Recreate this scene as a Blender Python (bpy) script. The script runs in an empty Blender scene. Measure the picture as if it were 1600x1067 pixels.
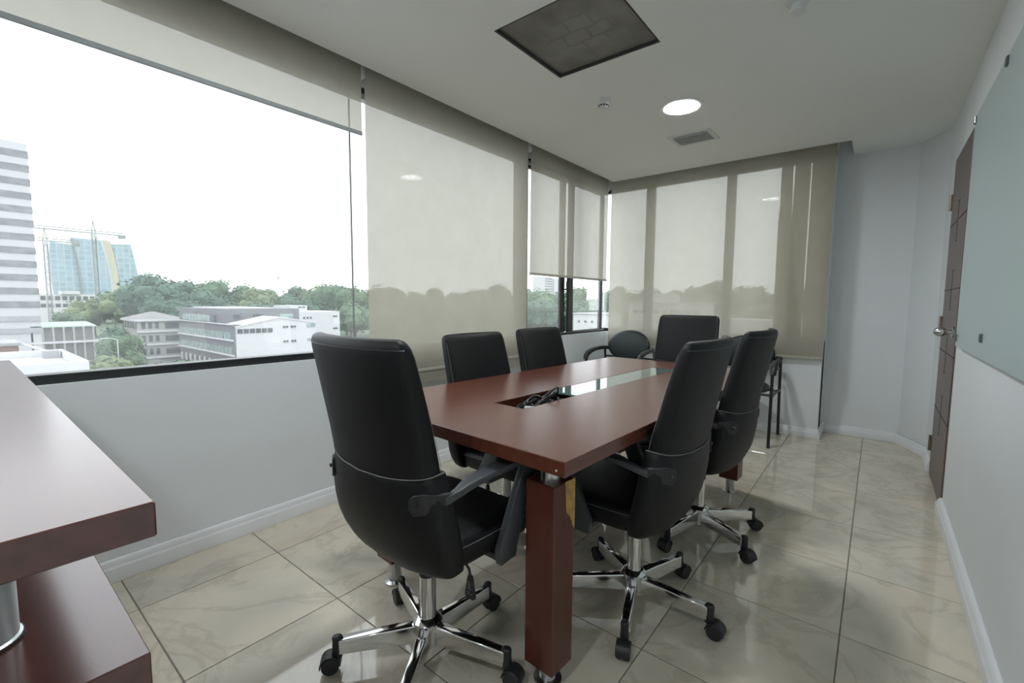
import bpy, bmesh, math, random
from mathutils import Vector, Matrix
random.seed(7)
S = bpy.context.scene
COL = S.collection
PI = math.pi

# ------------------------------------------------------------------ camera, sky, exposure
def rad(d): return math.radians(d)
CAM_YAW, CAM_PITCH, CAM_ROLL, CAM_F = 0.677572, 0.086044, 0.0069959, 708.523
cam = bpy.data.cameras.new('camera'); cam_o = bpy.data.objects.new('camera', cam); COL.objects.link(cam_o)
cam.sensor_width = 36; cam.lens = CAM_F / 1600 * 36; cam.clip_end = 3000; cam.clip_start = 0.02
_f0 = Vector((-math.sin(CAM_YAW), math.cos(CAM_YAW), 0)); _r0 = Vector((math.cos(CAM_YAW), math.sin(CAM_YAW), 0)); _u0 = Vector((0, 0, 1))
_f = _f0 * math.cos(CAM_PITCH) - _u0 * math.sin(CAM_PITCH); _u = _u0 * math.cos(CAM_PITCH) + _f0 * math.sin(CAM_PITCH)
_r = _r0 * math.cos(CAM_ROLL) + _u * math.sin(CAM_ROLL); _u2 = _u * math.cos(CAM_ROLL) - _r0 * math.sin(CAM_ROLL)
cam_o.matrix_world = Matrix(((_r.x, _u2.x, -_f.x, 0), (_r.y, _u2.y, -_f.y, 0), (_r.z, _u2.z, -_f.z, 1.2), (0, 0, 0, 1)))
S.camera = cam_o

SKY = 2.2
LAMP = 92.0
w = bpy.data.worlds.new('overcast'); S.world = w; w.use_nodes = True
wn = w.node_tree.nodes; wl = w.node_tree.links
bg = wn['Background']; bg.inputs[0].default_value = (0.94, 0.975, 1.0, 1); bg.inputs[1].default_value = SKY
S.view_settings.view_transform = 'Standard'; S.view_settings.look = 'None'
S.view_settings.gamma = 1; S.view_settings.use_curve_mapping = False
S.view_settings.exposure = 0.55
S.cycles.max_bounces = 8; S.cycles.diffuse_bounces = 5; S.cycles.glossy_bounces = 3
S.cycles.transparent_max_bounces = 16; S.cycles.transmission_bounces = 6
S.cycles.sample_clamp_indirect = 6; S.cycles.use_denoising = True
S.cycles.caustics_reflective = False; S.cycles.caustics_refractive = False

# ------------------------------------------------------------------ materials
MATS = {}
def newmat(name):
    m = bpy.data.materials.new(name); m.use_nodes = True; MATS[name] = m
    nt = m.node_tree; b = nt.nodes['Principled BSDF']
    return m, nt, nt.nodes, nt.links, b
def plain(name, col, rough=0.5, metal=0.0, noise=0.06, scale=30, spec=0.5, coat=0.0, bump=0.0, bscale=200):
    m, nt, N, L, b = newmat(name)
    tc = N.new('ShaderNodeTexCoord'); nz = N.new('ShaderNodeTexNoise'); nz.inputs['Scale'].default_value = scale; nz.inputs['Detail'].default_value = 4
    L.new(tc.outputs['Object'], nz.inputs['Vector'])
    cr = N.new('ShaderNodeValToRGB')
    cr.color_ramp.elements[0].color = tuple(max(0, c * (1 - noise)) for c in col) + (1,)
    cr.color_ramp.elements[1].color = tuple(min(1, c * (1 + noise)) for c in col) + (1,)
    cr.color_ramp.elements[0].position = .3; cr.color_ramp.elements[1].position = .7
    L.new(nz.outputs['Fac'], cr.inputs['Fac']); L.new(cr.outputs['Color'], b.inputs['Base Color'])
    b.inputs['Roughness'].default_value = rough; b.inputs['Metallic'].default_value = metal
    b.inputs['Specular IOR Level'].default_value = spec; b.inputs['Coat Weight'].default_value = coat; b.inputs['Coat Roughness'].default_value = .1
    if bump:
        n2 = N.new('ShaderNodeTexNoise'); n2.inputs['Scale'].default_value = bscale; n2.inputs['Detail'].default_value = 6
        L.new(tc.outputs['Object'], n2.inputs['Vector'])
        bp = N.new('ShaderNodeBump'); bp.inputs['Strength'].default_value = bump; bp.inputs['Distance'].default_value = .002
        L.new(n2.outputs['Fac'], bp.inputs['Height']); L.new(bp.outputs['Normal'], b.inputs['Normal'])
    return m

plain('wall_paint', (.755, .79, .81), .55, noise=.015, scale=3, bump=.08, bscale=120)
plain('ceiling_paint', (.875, .89, .86), .7, noise=.01, scale=2)
plain('trim_paint', (.78, .80, .82), .35, noise=.02, scale=10)
plain('leather', (.006, .0064, .0073), .48, spec=.28, noise=.15, scale=8, bump=.25, bscale=450)
plain('leather_green', (.010, .018, .02), .40, noise=.1, scale=8, bump=.2, bscale=400)
plain('nylon', (.016, .017, .019), .45, noise=.1, scale=20)
plain('nylon_grey', (.05, .055, .062), .4, noise=.06, scale=20)
plain('stitch', (.20, .20, .20), .7)
plain('chrome', (.72, .72, .72), .12, metal=1.0, noise=.03)
plain('steel', (.55, .56, .56), .25, metal=1.0, noise=.05)
plain('bronze', (.28, .24, .2), .35, metal=1.0, noise=.1)
plain('tube_black', (.014, .014, .015), .3, noise=.05)
plain('frame_black', (.018, .02, .022), .4, noise=.1)
plain('frame_joint', (.25, .26, .27), .5)
plain('white_plastic', (.75, .77, .77), .4, noise=.02)
plain('groove', (.03, .022, .02), .6)
plain('chip_wood', (.42, .26, .08), .8, noise=.3, scale=60, bump=.5, bscale=80)
plain('cable_black', (.012, .012, .013), .4)
plain('plug_grey', (.45, .47, .48), .5)
plain('grout', (.20, .18, .145), .85, noise=.2, scale=40)
plain('vent_white', (.68, .69, .69), .45, noise=.02)
plain('vent_dark', (.05, .05, .05), .7)
plain('clip_metal', (.16, .19, .19), .3, metal=.8)
plain('rail_beige', (.42, .41, .34), .6)
plain('rail_grey', (.40, .43, .44), .5)
plain('post_metal', (.58, .62, .63), .38, metal=.6, noise=.05, scale=5)
plain('seal_dark', (.03, .025, .025), .6)

def wood(name, c0, c1, rough, scale=(1.2, 14, 14), coat=.0, spec=.5, crough=.15):
    m, nt, N, L, b = newmat(name)
    tc = N.new('ShaderNodeTexCoord'); mp = N.new('ShaderNodeMapping'); mp.inputs['Scale'].default_value = scale
    L.new(tc.outputs['Object'], mp.inputs['Vector'])
    nz = N.new('ShaderNodeTexNoise'); nz.inputs['Scale'].default_value = 3.0; nz.inputs['Detail'].default_value = 8; nz.inputs['Distortion'].default_value = .6
    L.new(mp.outputs['Vector'], nz.inputs['Vector'])
    cr = N.new('ShaderNodeValToRGB'); cr.color_ramp.elements[0].color = c0 + (1,); cr.color_ramp.elements[1].color = c1 + (1,)
    cr.color_ramp.elements[0].position = .3; cr.color_ramp.elements[1].position = .72
    L.new(nz.outputs['Fac'], cr.inputs['Fac']); L.new(cr.outputs['Color'], b.inputs['Base Color'])
    b.inputs['Roughness'].default_value = rough; b.inputs['Coat Weight'].default_value = coat; b.inputs['Coat Roughness'].default_value = crough
    b.inputs['Specular IOR Level'].default_value = spec
    return m
wood('mahogany', (.090, .027, .0145), (.122, .038, .021), .27, scale=(14, 1.2, 14), spec=.62)
wood('mahogany_leg', (.075, .020, .013), (.105, .028, .018), .33, scale=(14, 14, 1.2))
wood('mahogany_desk', (.07, .022, .019), (.11, .033, .027), .2, scale=(1.2, 14, 14), spec=1.0)
wood('door_wood', (.105, .072, .063), (.145, .10, .088), .36, scale=(14, 14, 1.2))

def tile_mat():
    m, nt, N, L, b = newmat('marble_tile')
    tc = N.new('ShaderNodeTexCoord'); oi = N.new('ShaderNodeObjectInfo')
    off = N.new('ShaderNodeVectorMath'); off.operation = 'SCALE'; cx = N.new('ShaderNodeCombineXYZ')
    L.new(oi.outputs['Random'], cx.inputs[0]); L.new(oi.outputs['Random'], cx.inputs[1]); L.new(cx.outputs[0], off.inputs[0]); off.inputs['Scale'].default_value = 37
    add = N.new('ShaderNodeVectorMath'); L.new(tc.outputs['Object'], add.inputs[0]); L.new(off.outputs[0], add.inputs[1])
    n1 = N.new('ShaderNodeTexNoise'); n1.inputs['Scale'].default_value = 2.6; n1.inputs['Detail'].default_value = 8; n1.inputs['Distortion'].default_value = .7
    L.new(add.outputs[0], n1.inputs['Vector'])
    cr = N.new('ShaderNodeValToRGB'); e = cr.color_ramp.elements
    e[0].position = .30; e[0].color = (.50, .475, .405, 1); e[1].position = .72; e[1].color = (.64, .57, .44, 1)
    x = e.new(.42); x.color = (.60, .56, .455, 1); x = e.new(.55); x.color = (.67, .615, .495, 1)
    L.new(n1.outputs['Fac'], cr.inputs['Fac'])
    n2 = N.new('ShaderNodeTexNoise'); n2.inputs['Scale'].default_value = 2.2; n2.inputs['Detail'].default_value = 10; n2.inputs['Roughness'].default_value = .62; n2.inputs['Distortion'].default_value = 1.0
    L.new(add.outputs[0], n2.inputs['Vector'])
    c2 = N.new('ShaderNodeValToRGB'); e = c2.color_ramp.elements
    e[0].position = .455; e[0].color = (0, 0, 0, 1); e[1].position = .545; e[1].color = (0, 0, 0, 1); x = e.new(.50); x.color = (1, 1, 1, 1)
    L.new(n2.outputs['Fac'], c2.inputs['Fac'])
    mk = N.new('ShaderNodeMath'); mk.operation = 'MULTIPLY'; mk.inputs[1].default_value = .26; L.new(c2.outputs['Color'], mk.inputs[0])
    mx = N.new('ShaderNodeMix'); mx.data_type = 'RGBA'; L.new(mk.outputs[0], mx.inputs['Factor']); L.new(cr.outputs['Color'], mx.inputs[6]); mx.inputs[7].default_value = (.27, .22, .175, 1)
    L.new(mx.outputs[2], b.inputs['Base Color'])
    b.inputs['Roughness'].default_value = .05; b.inputs['Specular IOR Level'].default_value = .95
tile_mat()

def glass_mat(name, refl, tint, veil, power=.35):  # milky translucent share imitates haze and room reflections over the outdoor view
    m, nt, N, L, b = newmat(name); out = N['Material Output']; N.remove(b)
    lw = N.new('ShaderNodeLayerWeight'); lw.inputs['Blend'].default_value = .5
    pw = N.new('ShaderNodeMath'); pw.operation = 'POWER'; pw.inputs[1].default_value = 4.0; L.new(lw.outputs['Facing'], pw.inputs[0])
    ad = N.new('ShaderNodeMath'); ad.operation = 'MULTIPLY_ADD'; ad.use_clamp = True; ad.inputs[1].default_value = .55; ad.inputs[2].default_value = refl
    L.new(pw.outputs[0], ad.inputs[0])
    t = N.new('ShaderNodeBsdfTransparent'); t.inputs[0].default_value = tint + (1,)
    g = N.new('ShaderNodeBsdfGlossy'); g.inputs['Roughness'].default_value = 0.0; g.inputs[0].default_value = (.95, .97, .98, 1)
    tr = N.new('ShaderNodeBsdfTranslucent'); tr.inputs[0].default_value = (.9, .93, .95, 1)
    m1 = N.new('ShaderNodeMixShader'); m1.inputs[0].default_value = veil; L.new(t.outputs[0], m1.inputs[1]); L.new(tr.outputs[0], m1.inputs[2])
    if veil:
        tc = N.new('ShaderNodeTexCoord'); nz = N.new('ShaderNodeTexNoise'); nz.inputs['Scale'].default_value = 2.0; nz.inputs['Detail'].default_value = 6
        L.new(tc.outputs['Object'], nz.inputs['Vector']); mr = N.new('ShaderNodeMapRange'); mr.inputs['To Min'].default_value = veil * .8; mr.inputs['To Max'].default_value = veil * 1.2
        L.new(nz.outputs['Fac'], mr.inputs['Value']); L.new(mr.outputs[0], m1.inputs[0])
    m2 = N.new('ShaderNodeMixShader'); L.new(ad.outputs[0], m2.inputs[0]); L.new(m1.outputs[0], m2.inputs[1]); L.new(g.outputs[0], m2.inputs[2])
    L.new(m2.outputs[0], out.inputs['Surface'])
glass_mat('window_glass', .08, (.97, .98, .985), .05)

def blind_mat(name, openness, diff):
    m, nt, N, L, b = newmat(name); out = N['Material Output']; N.remove(b)
    tc = N.new('ShaderNodeTexCoord'); nz = N.new('ShaderNodeTexNoise'); nz.inputs['Scale'].default_value = 5; nz.inputs['Detail'].default_value = 8; nz.inputs['Roughness'].default_value = .65
    L.new(tc.outputs['Object'], nz.inputs['Vector'])
    cr = N.new('ShaderNodeValToRGB'); cr.color_ramp.elements[0].color = (.46, .435, .355, 1); cr.color_ramp.elements[1].color = (.49, .465, .39, 1)
    cr.color_ramp.elements[0].position = .35; cr.color_ramp.elements[1].position = .65
    L.new(nz.outputs['Fac'], cr.inputs['Fac'])
    t = N.new('ShaderNodeBsdfTransparent'); t.inputs[0].default_value = (.95, .95, .92, 1)
    tr = N.new('ShaderNodeBsdfTranslucent'); L.new(cr.outputs['Color'], tr.inputs[0])
    d = N.new('ShaderNodeBsdfDiffuse'); L.new(cr.outputs['Color'], d.inputs[0])
    m1 = N.new('ShaderNodeMixShader'); m1.inputs[0].default_value = diff; L.new(tr.outputs[0], m1.inputs[1]); L.new(d.outputs[0], m1.inputs[2])
    m2 = N.new('ShaderNodeMixShader'); m2.inputs[0].default_value = openness; L.new(m1.outputs[0], m2.inputs[1]); L.new(t.outputs[0], m2.inputs[2])
    L.new(m2.outputs[0], out.inputs['Surface'])
blind_mat('blind_fabric', .12, .56)
blind_mat('curtain_cloth', .0, .35)

def emit(name, col, s):
    m, nt, N, L, b = newmat(name); b.inputs['Emission Color'].default_value = col + (1,); b.inputs['Emission Strength'].default_value = s; b.inputs['Base Color'].default_value = (.8, .8, .8, 1)
emit('led_panel', (.93, .97, 1.0), LAMP)

def board_mat():
    m, nt, N, L, b = newmat('frosted_board')
    tc = N.new('ShaderNodeTexCoord'); nz = N.new('ShaderNodeTexNoise'); nz.inputs['Scale'].default_value = 1.5
    L.new(tc.outputs['Object'], nz.inputs['Vector']); cr = N.new('ShaderNodeValToRGB')
    cr.color_ramp.elements[0].color = (.42, .52, .52, 1); cr.color_ramp.elements[1].color = (.45, .555, .55, 1)
    L.new(nz.outputs['Fac'], cr.inputs['Fac']); L.new(cr.outputs['Color'], b.inputs['Base Color'])
    b.inputs['Roughness'].default_value = .28; b.inputs['Specular IOR Level'].default_value = .5
board_mat()
def table_glass():
    m, nt, N, L, b = newmat('table_glass'); out = N['Material Output']
    tc = N.new('ShaderNodeTexCoord'); nz = N.new('ShaderNodeTexNoise'); nz.inputs['Scale'].default_value = 3; L.new(tc.outputs['Object'], nz.inputs['Vector'])
    cr = N.new('ShaderNodeValToRGB'); cr.color_ramp.elements[0].color = (.10, .15, .14, 1); cr.color_ramp.elements[1].color = (.13, .19, .175, 1)
    L.new(nz.outputs['Fac'], cr.inputs['Fac']); L.new(cr.outputs['Color'], b.inputs['Base Color'])
    b.inputs['Roughness'].default_value = .02; b.inputs['Specular IOR Level'].default_value = 1.0; b.inputs['IOR'].default_value = 1.7
table_glass()
def panel_mat():
    m, nt, N, L, b = newmat('access_panel')
    tc = N.new('ShaderNodeTexCoord')
    nz = N.new('ShaderNodeTexNoise'); nz.inputs['Scale'].default_value = 6; nz.inputs['Detail'].default_value = 8; L.new(tc.outputs['Object'], nz.inputs['Vector'])
    cr = N.new('ShaderNodeValToRGB'); cr.color_ramp.elements[0].color = (.17, .16, .145, 1); cr.color_ramp.elements[1].color = (.27, .26, .24, 1)
    cr.color_ramp.elements[0].position = .3; cr.color_ramp.elements[1].position = .7; L.new(nz.outputs['Fac'], cr.inputs['Fac'])
    br = N.new('ShaderNodeTexBrick'); br.inputs['Scale'].default_value = 1; br.inputs['Brick Width'].default_value = .13; br.inputs['Row Height'].default_value = .1
    br.inputs['Mortar Size'].default_value = .012; br.inputs['Mortar Smooth'].default_value = 1.0; br.inputs['Color1'].default_value = (.31, .30, .285, 1); br.inputs['Color2'].default_value = (.24, .23, .215, 1); br.inputs['Mortar'].default_value = (.19, .18, .165, 1)
    n2 = N.new('ShaderNodeTexNoise'); n2.inputs['Scale'].default_value = 9
    L.new(tc.outputs['Object'], n2.inputs['Vector']); va = N.new('ShaderNodeVectorMath'); va.operation = 'MULTIPLY_ADD'
    va.inputs[1].default_value = (.05, .05, .05); L.new(n2.outputs['Color'], va.inputs[0]); L.new(tc.outputs['Object'], va.inputs[2]); L.new(va.outputs[0], br.inputs['Vector'])
    gr = N.new('ShaderNodeTexGradient'); gr.gradient_type = 'SPHERICAL'; mp = N.new('ShaderNodeMapping'); mp.inputs['Scale'].default_value = (5.2, 5.2, 5.2)
    L.new(tc.outputs['Object'], mp.inputs['Vector']); L.new(mp.outputs[0], gr.inputs['Vector'])
    mr = N.new('ShaderNodeMapRange'); mr.inputs['From Max'].default_value = .35; mr.inputs['To Max'].default_value = .62; L.new(gr.outputs['Fac'], mr.inputs['Value'])
    mx = N.new('ShaderNodeMix'); mx.data_type = 'RGBA'; L.new(mr.outputs[0], mx.inputs['Factor']); L.new(cr.outputs['Color'], mx.inputs[6]); L.new(br.outputs['Color'], mx.inputs[7])
    L.new(mx.outputs[2], b.inputs['Base Color']); b.inputs['Roughness'].default_value = .7
panel_mat()

# outdoor materials
plain('tower_white', (0.459, 0.466, 0.481), .7, noise=.04, scale=.1)
plain('tower_glass', (0.148, 0.163, 0.170), .25, noise=.35, scale=.6)
plain('bld_grey', (0.148, 0.152, 0.163), .8, noise=.06, scale=.3)
plain('bld_white', (0.533, 0.540, 0.548), .8, noise=.03, scale=.3)
plain('bld_roof', (0.407, 0.414, 0.422), .8, noise=.06, scale=.3)
plain('bld_window', (0.074, 0.089, 0.092), .15, noise=.3, scale=.5)
plain('bld_pale_glass', (0.259, 0.326, 0.311), .15, noise=.3, scale=1.0)
plain('old_wall', (0.333, 0.326, 0.311), .85, noise=.08, scale=.4)
plain('old_roof', (0.200, 0.196, 0.192), .85, noise=.12, scale=.5)
plain('green_roof', (0.370, 0.488, 0.422), .7, noise=.06, scale=.3)
plain('brick_red', (0.244, 0.126, 0.089), .85, noise=.15, scale=2)
plain('shed_grey', (0.296, 0.303, 0.318), .8, noise=.08, scale=.5)
plain('asphalt', (0.200, 0.204, 0.200), .9, noise=.1, scale=.08)
plain('hedge', (0.067, 0.104, 0.056), .9, noise=.35, scale=.2)
plain('trunk', (0.074, 0.063, 0.048), .9)
plain('leaf_green', (.105, .180, .095), .75, noise=.55, scale=.35)
plain('leaf_blue', (.08, .150, .10), .75, noise=.5, scale=.35)
plain('leaf_yellow', (.15, .20, .09), .75, noise=.45, scale=.35)
plain('crane_grey', (0.222, 0.237, 0.229), .6)
plain('core_cream', (0.459, 0.422, 0.318), .8, noise=.04, scale=.2)
plain('car_white', (0.518, 0.525, 0.533), .25)
plain('car_dark', (0.044, 0.048, 0.052), .25)
plain('car_red', (0.259, 0.044, 0.044), .3)
def curtain_glass():
    m, nt, N, L, b = newmat('curtain_glass')
    tc = N.new('ShaderNodeTexCoord'); mp = N.new('ShaderNodeMapping'); mp.inputs['Rotation'].default_value = (rad(90), 0, rad(90))
    sp = N.new('ShaderNodeSeparateXYZ'); cb = N.new('ShaderNodeCombineXYZ'); L.new(tc.outputs['Object'], sp.inputs[0]); L.new(sp.outputs[1], cb.inputs[0]); L.new(sp.outputs[2], cb.inputs[1])
    br = N.new('ShaderNodeTexBrick'); br.offset = 0; br.inputs['Scale'].default_value = 1; br.inputs['Brick Width'].default_value = 3.2; br.inputs['Row Height'].default_value = 3.4
    br.inputs['Mortar Size'].default_value = .3; br.inputs['Color1'].default_value = (.19, .28, .315, 1); br.inputs['Color2'].default_value = (.25, .345, .375, 1); br.inputs['Mortar'].default_value = (.31, .40, .43, 1)
    L.new(cb.outputs[0], br.inputs['Vector']); L.new(br.outputs['Color'], b.inputs['Base Color']); b.inputs['Roughness'].default_value = .2
curtain_glass()

# ------------------------------------------------------------------ mesh helpers
class MB:
    def __init__(s): s.v = []; s.f = []
    def add(s, vs, fs):
        o = len(s.v); s.v += [tuple(x) for x in vs]; s.f += [tuple(i + o for i in f) for f in fs]; return s
    def box(s, x0, x1, y0, y1, z0, z1):
        return s.add([(x0, y0, z0), (x1, y0, z0), (x1, y1, z0), (x0, y1, z0), (x0, y0, z1), (x1, y0, z1), (x1, y1, z1), (x0, y1, z1)],
                     [(0, 3, 2, 1), (4, 5, 6, 7), (0, 1, 5, 4), (1, 2, 6, 5), (2, 3, 7, 6), (3, 0, 4, 7)])
    def cyl(s, p0, p1, r0, r1=None, n=16):
        r1 = r0 if r1 is None else r1
        p0 = Vector(p0); p1 = Vector(p1); d = (p1 - p0).normalized(); a = d.orthogonal().normalized(); b = d.cross(a)
        vs = []
        for p, r in ((p0, r0), (p1, r1)):
            for i in range(n):
                t = 2 * PI * i / n; vs.append(p + (a * math.cos(t) + b * math.sin(t)) * r)
        fs = [(i, (i + 1) % n, n + (i + 1) % n, n + i) for i in range(n)] + [tuple(range(n - 1, -1, -1)), tuple(range(n, 2 * n))]
        return s.add(vs, fs)
    def tube(s, pts, r, n=8, flat=1.0):
        pts = [Vector(p) for p in pts]; m = len(pts); vs = []
        up = None
        for i, p in enumerate(pts):
            d = (pts[min(i + 1, m - 1)] - pts[max(i - 1, 0)]).normalized()
            if up is None: up = d.orthogonal().normalized()
            up = (up - d * up.dot(d)).normalized(); b = d.cross(up)
            rr = r[i] if isinstance(r, (list, tuple)) else r
            for k in range(n):
                t = 2 * PI * k / n; vs.append(p + up * math.cos(t) * rr + b * math.sin(t) * rr * flat)
        fs = []
        for i in range(m - 1):
            for k in range(n):
                fs.append((i * n + k, i * n + (k + 1) % n, (i + 1) * n + (k + 1) % n, (i + 1) * n + k))
        fs += [tuple(range(n - 1, -1, -1)), tuple(range((m - 1) * n, m * n))]
        return s.add(vs, fs)
    def lathe(s, prof, c=(0, 0, 0), n=24):
        vs = []
        for r, z in prof:
            for k in range(n):
                t = 2 * PI * k / n; vs.append((c[0] + r * math.cos(t), c[1] + r * math.sin(t), c[2] + z))
        fs = []; m = len(prof)
        for i in range(m - 1):
            for k in range(n): fs.append((i * n + k, i * n + (k + 1) % n, (i + 1) * n + (k + 1) % n, (i + 1) * n + k))
        fs += [tuple(range(n - 1, -1, -1)), tuple(range((m - 1) * n, m * n))]
        return s.add(vs, fs)
    def loft(s, secs):
        n = len(secs[0]); vs = [p for q in secs for p in q]; fs = []
        for i in range(len(secs) - 1):
            for k in range(n): fs.append((i * n + k, i * n + (k + 1) % n, (i + 1) * n + (k + 1) % n, (i + 1) * n + k))
        fs += [tuple(range(n - 1, -1, -1)), tuple(range((len(secs) - 1) * n, len(secs) * n))]
        return s.add(vs, fs)
    def prism(s, poly, axis, a0, a1):
        n = len(poly); vs = []
        for a in (a0, a1):
            for u, v in poly:
                vs.append({'x': (a, u, v), 'y': (u, a, v), 'z': (u, v, a)}[axis])
        fs = [(i, (i + 1) % n, n + (i + 1) % n, n + i) for i in range(n)] + [tuple(range(n - 1, -1, -1)), tuple(range(n, 2 * n))]
        return s.add(vs, fs)
    def mesh(s, name, mat, bevel=0, segs=2, smooth=True, ang=35):
        me = bpy.data.meshes.new(name)
        bm = bmesh.new(); bv = [bm.verts.new(v) for v in s.v]
        for f in s.f:
            try: bm.faces.new([bv[i] for i in f])
            except ValueError: pass
        bmesh.ops.recalc_face_normals(bm, faces=bm.faces)
        if bevel:
            ed = [e for e in bm.edges if len(e.link_faces) == 2 and e.calc_face_angle(0) > rad(30)]
            bmesh.ops.bevel(bm, geom=ed, offset=bevel, segments=segs, profile=.5, affect='EDGES', clamp_overlap=True)
        bm.to_mesh(me); bm.free()
        me.materials.append(MATS[mat])
        if smooth:
            me.shade_smooth(); me.set_sharp_from_angle(angle=rad(ang))
        return me
    def build(s, name, mat, parent=None, loc=None, rot=None, **k):
        return place(name, s.mesh(name, mat, **k), parent, loc, rot)
def place(name, me, parent=None, loc=None, rot=None):
    o = bpy.data.objects.new(name, me); COL.objects.link(o)
    if parent: o.parent = parent
    if loc: o.location = loc
    if rot: o.rotation_euler = rot
    return o
def tag(o, label, cat, group=None):
    o['label'] = label; o['category'] = cat
    if group: o['group'] = group
    return o
def struct(o, label=None):
    o['kind'] = 'structure'
    if label: o['label'] = label
    return o
def stuff(o, label=None, cat=None):
    o['kind'] = 'stuff'
    if label: o['label'] = label
    if cat: o['category'] = cat
    return o
def thing(name, loc, rz, label, cat, group=None):
    o = bpy.data.objects.new(name, None); COL.objects.link(o); o.location = loc; o.rotation_euler = (0, 0, rz); o.empty_display_size = .1
    return tag(o, label, cat, group)
def B(*a): return MB().box(*a)

# ------------------------------------------------------------------ room shell
XL, XR, YB, YR, ZC = -2.48, .36, 4.815, 5.14, 2.53
YN = -3.8
PX, PY = -2.355, 4.69        # edges of the dropped ceiling (blind pocket)
# floor with its tiles
fl = struct(B(XL - .25, XR + .2, YN - .2, YR + .2, -.12, -.0015).build('floor', 'grout', smooth=False))
TX, TY, TSX, TSY, GAP = -.0395, 1.966, .5326, .5239, .0045
tile_cache = {}
i0 = math.floor((XL - TX) / TSX); i1 = math.ceil((XR - TX) / TSX); j0 = math.floor((YN - TY) / TSY); j1 = math.ceil((YR - TY) / TSY)
for i in range(i0, i1):
    for j in range(j0, j1):
        x0 = max(TX + i * TSX, XL); x1 = min(TX + (i + 1) * TSX, XR); y0 = max(TY + j * TSY, YN); y1 = min(TY + (j + 1) * TSY, YR)
        wx, wy = x1 - x0 - GAP, y1 - y0 - GAP
        if wx < .01 or wy < .01: continue
        key = (round(wx, 3), round(wy, 3))
        if key not in tile_cache:
            tile_cache[key] = B(-wx / 2, wx / 2, -wy / 2, wy / 2, -.008, 0).mesh('tile', 'marble_tile', bevel=.0009, segs=1, smooth=False)
        place('tile', tile_cache[key], fl, ((x0 + x1) / 2, (y0 + y1) / 2, 0))

# walls
m = MB().box(XL - .22, XL, YN, YB, -.1, .868)                       # parapet under the windows
m.box(XL - .22, XL - .02, YN, YB + .2, 2.488, 2.9)                          # lintel in the blind pocket
m.box(XL - .22, XL, YN, -1.35, .868, 2.488)
struct(m.build('wall_left', 'wall_paint', smooth=False))
m = MB().box(XL - .22, -.36, YB, YB + .2, -.1, .868)
m.box(XL - .22, -.36, YB + .06, YB + .2, 2.50, 2.9)
m.box(-.40, -.36, YB + .06, YR + .12, -.1, 2.9)                            # return of the recess
struct(m.build('wall_back', 'wall_paint', smooth=False))
struct(B(-.36, XR + .2, YR, YR + .12, -.1, 2.9).build('wall_recess', 'wall_paint', smooth=False))
struct(MB().prism([(.19, YR + .02), (XR + .02, 4.765), (XR + .1, 4.765), (XR + .1, YR + .02)], 'z', 0, 2.7).build('wall_diagonal', 'wall_paint', smooth=False))
DY0, DY1, DZ = 3.60, 4.355, 2.18
m = MB().box(XR, XR + .15, YN, DY0, -.1, 2.9).box(XR, XR + .15, DY1, YR, -.1, 2.9).box(XR, XR + .15, DY0, DY1, DZ, 2.9).box(XR + .10, XR + .15, DY0, DY1, -.1, DZ)
struct(m.build('wall_right', 'wall_paint', smooth=False))
struct(B(XL - .22, XR + .15, YN - .12, YN, -.1, 2.9).build('wall_front', 'wall_paint', smooth=False))
# ceiling with the hatch opening, pocket lid above the blinds
HX0, HX1, HY0, HY1 = -1.556, -.946, 1.772, 2.372
CT = 2.76
m = MB().box(PX, HX0, YN, PY, ZC, CT).box(HX1, XR + .15, YN, PY, ZC, CT).box(HX0, HX1, YN, HY0, ZC, CT).box(HX0, HX1, HY1, PY, ZC, CT)
m.box(-.247, XR + .15, PY, YR + .12, ZC, CT)
m.box(XL - .22, PX, YN, YR + .1, 2.66, 2.76).box(PX, -.247, PY, YR + .1, 2.66, 2.76).box(HX0, HX1, HY0, HY1, 2.70, 2.76)
struct(m.build('ceiling', 'ceiling_paint', smooth=False))

# baseboards: stepped profile, rounded top bead
def baseboard(name, p0, p1, nrm, h=.085, t=.022):
    prof = [(0, 0), (t, 0), (t, h * .62), (t * .72, h * .70), (t * .72, h * .80), (t * .5, h * .92), (t * .3, h), (0, h)]
    p0 = Vector(p0); p1 = Vector(p1); n = Vector(nrm).normalized()
    secs = [[(p.x + n.x * u, p.y + n.y * u, v) for u, v in prof] for p in (p0, p1)]
    return struct(MB().loft(secs).build(name, 'trim_paint', bevel=.002, segs=1))
baseboard('baseboard_left', (XL, YN, 0), (XL, YB, 0), (1, 0), h=.098)
baseboard('baseboard_back', (XL, YB, 0), (-.355, YB, 0), (0, -1))
baseboard('baseboard_return', (-.36, YB - .02, 0), (-.36, YR, 0), (1, 0))
baseboard('baseboard_recess', (-.36, YR, 0), (.19, YR, 0), (0, -1))
baseboard('baseboard_diagonal', (.185, YR, 0), (XR, 4.765, 0), (-.92, -.40))
baseboard('baseboard_far_right', (XR, 4.80, 0), (XR, DY1 + .02, 0), (-1, 0))
baseboard('baseboard_right', (XR, DY0 - .005, 0), (XR, YN, 0), (-1, 0), h=.074, t=.03)

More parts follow.
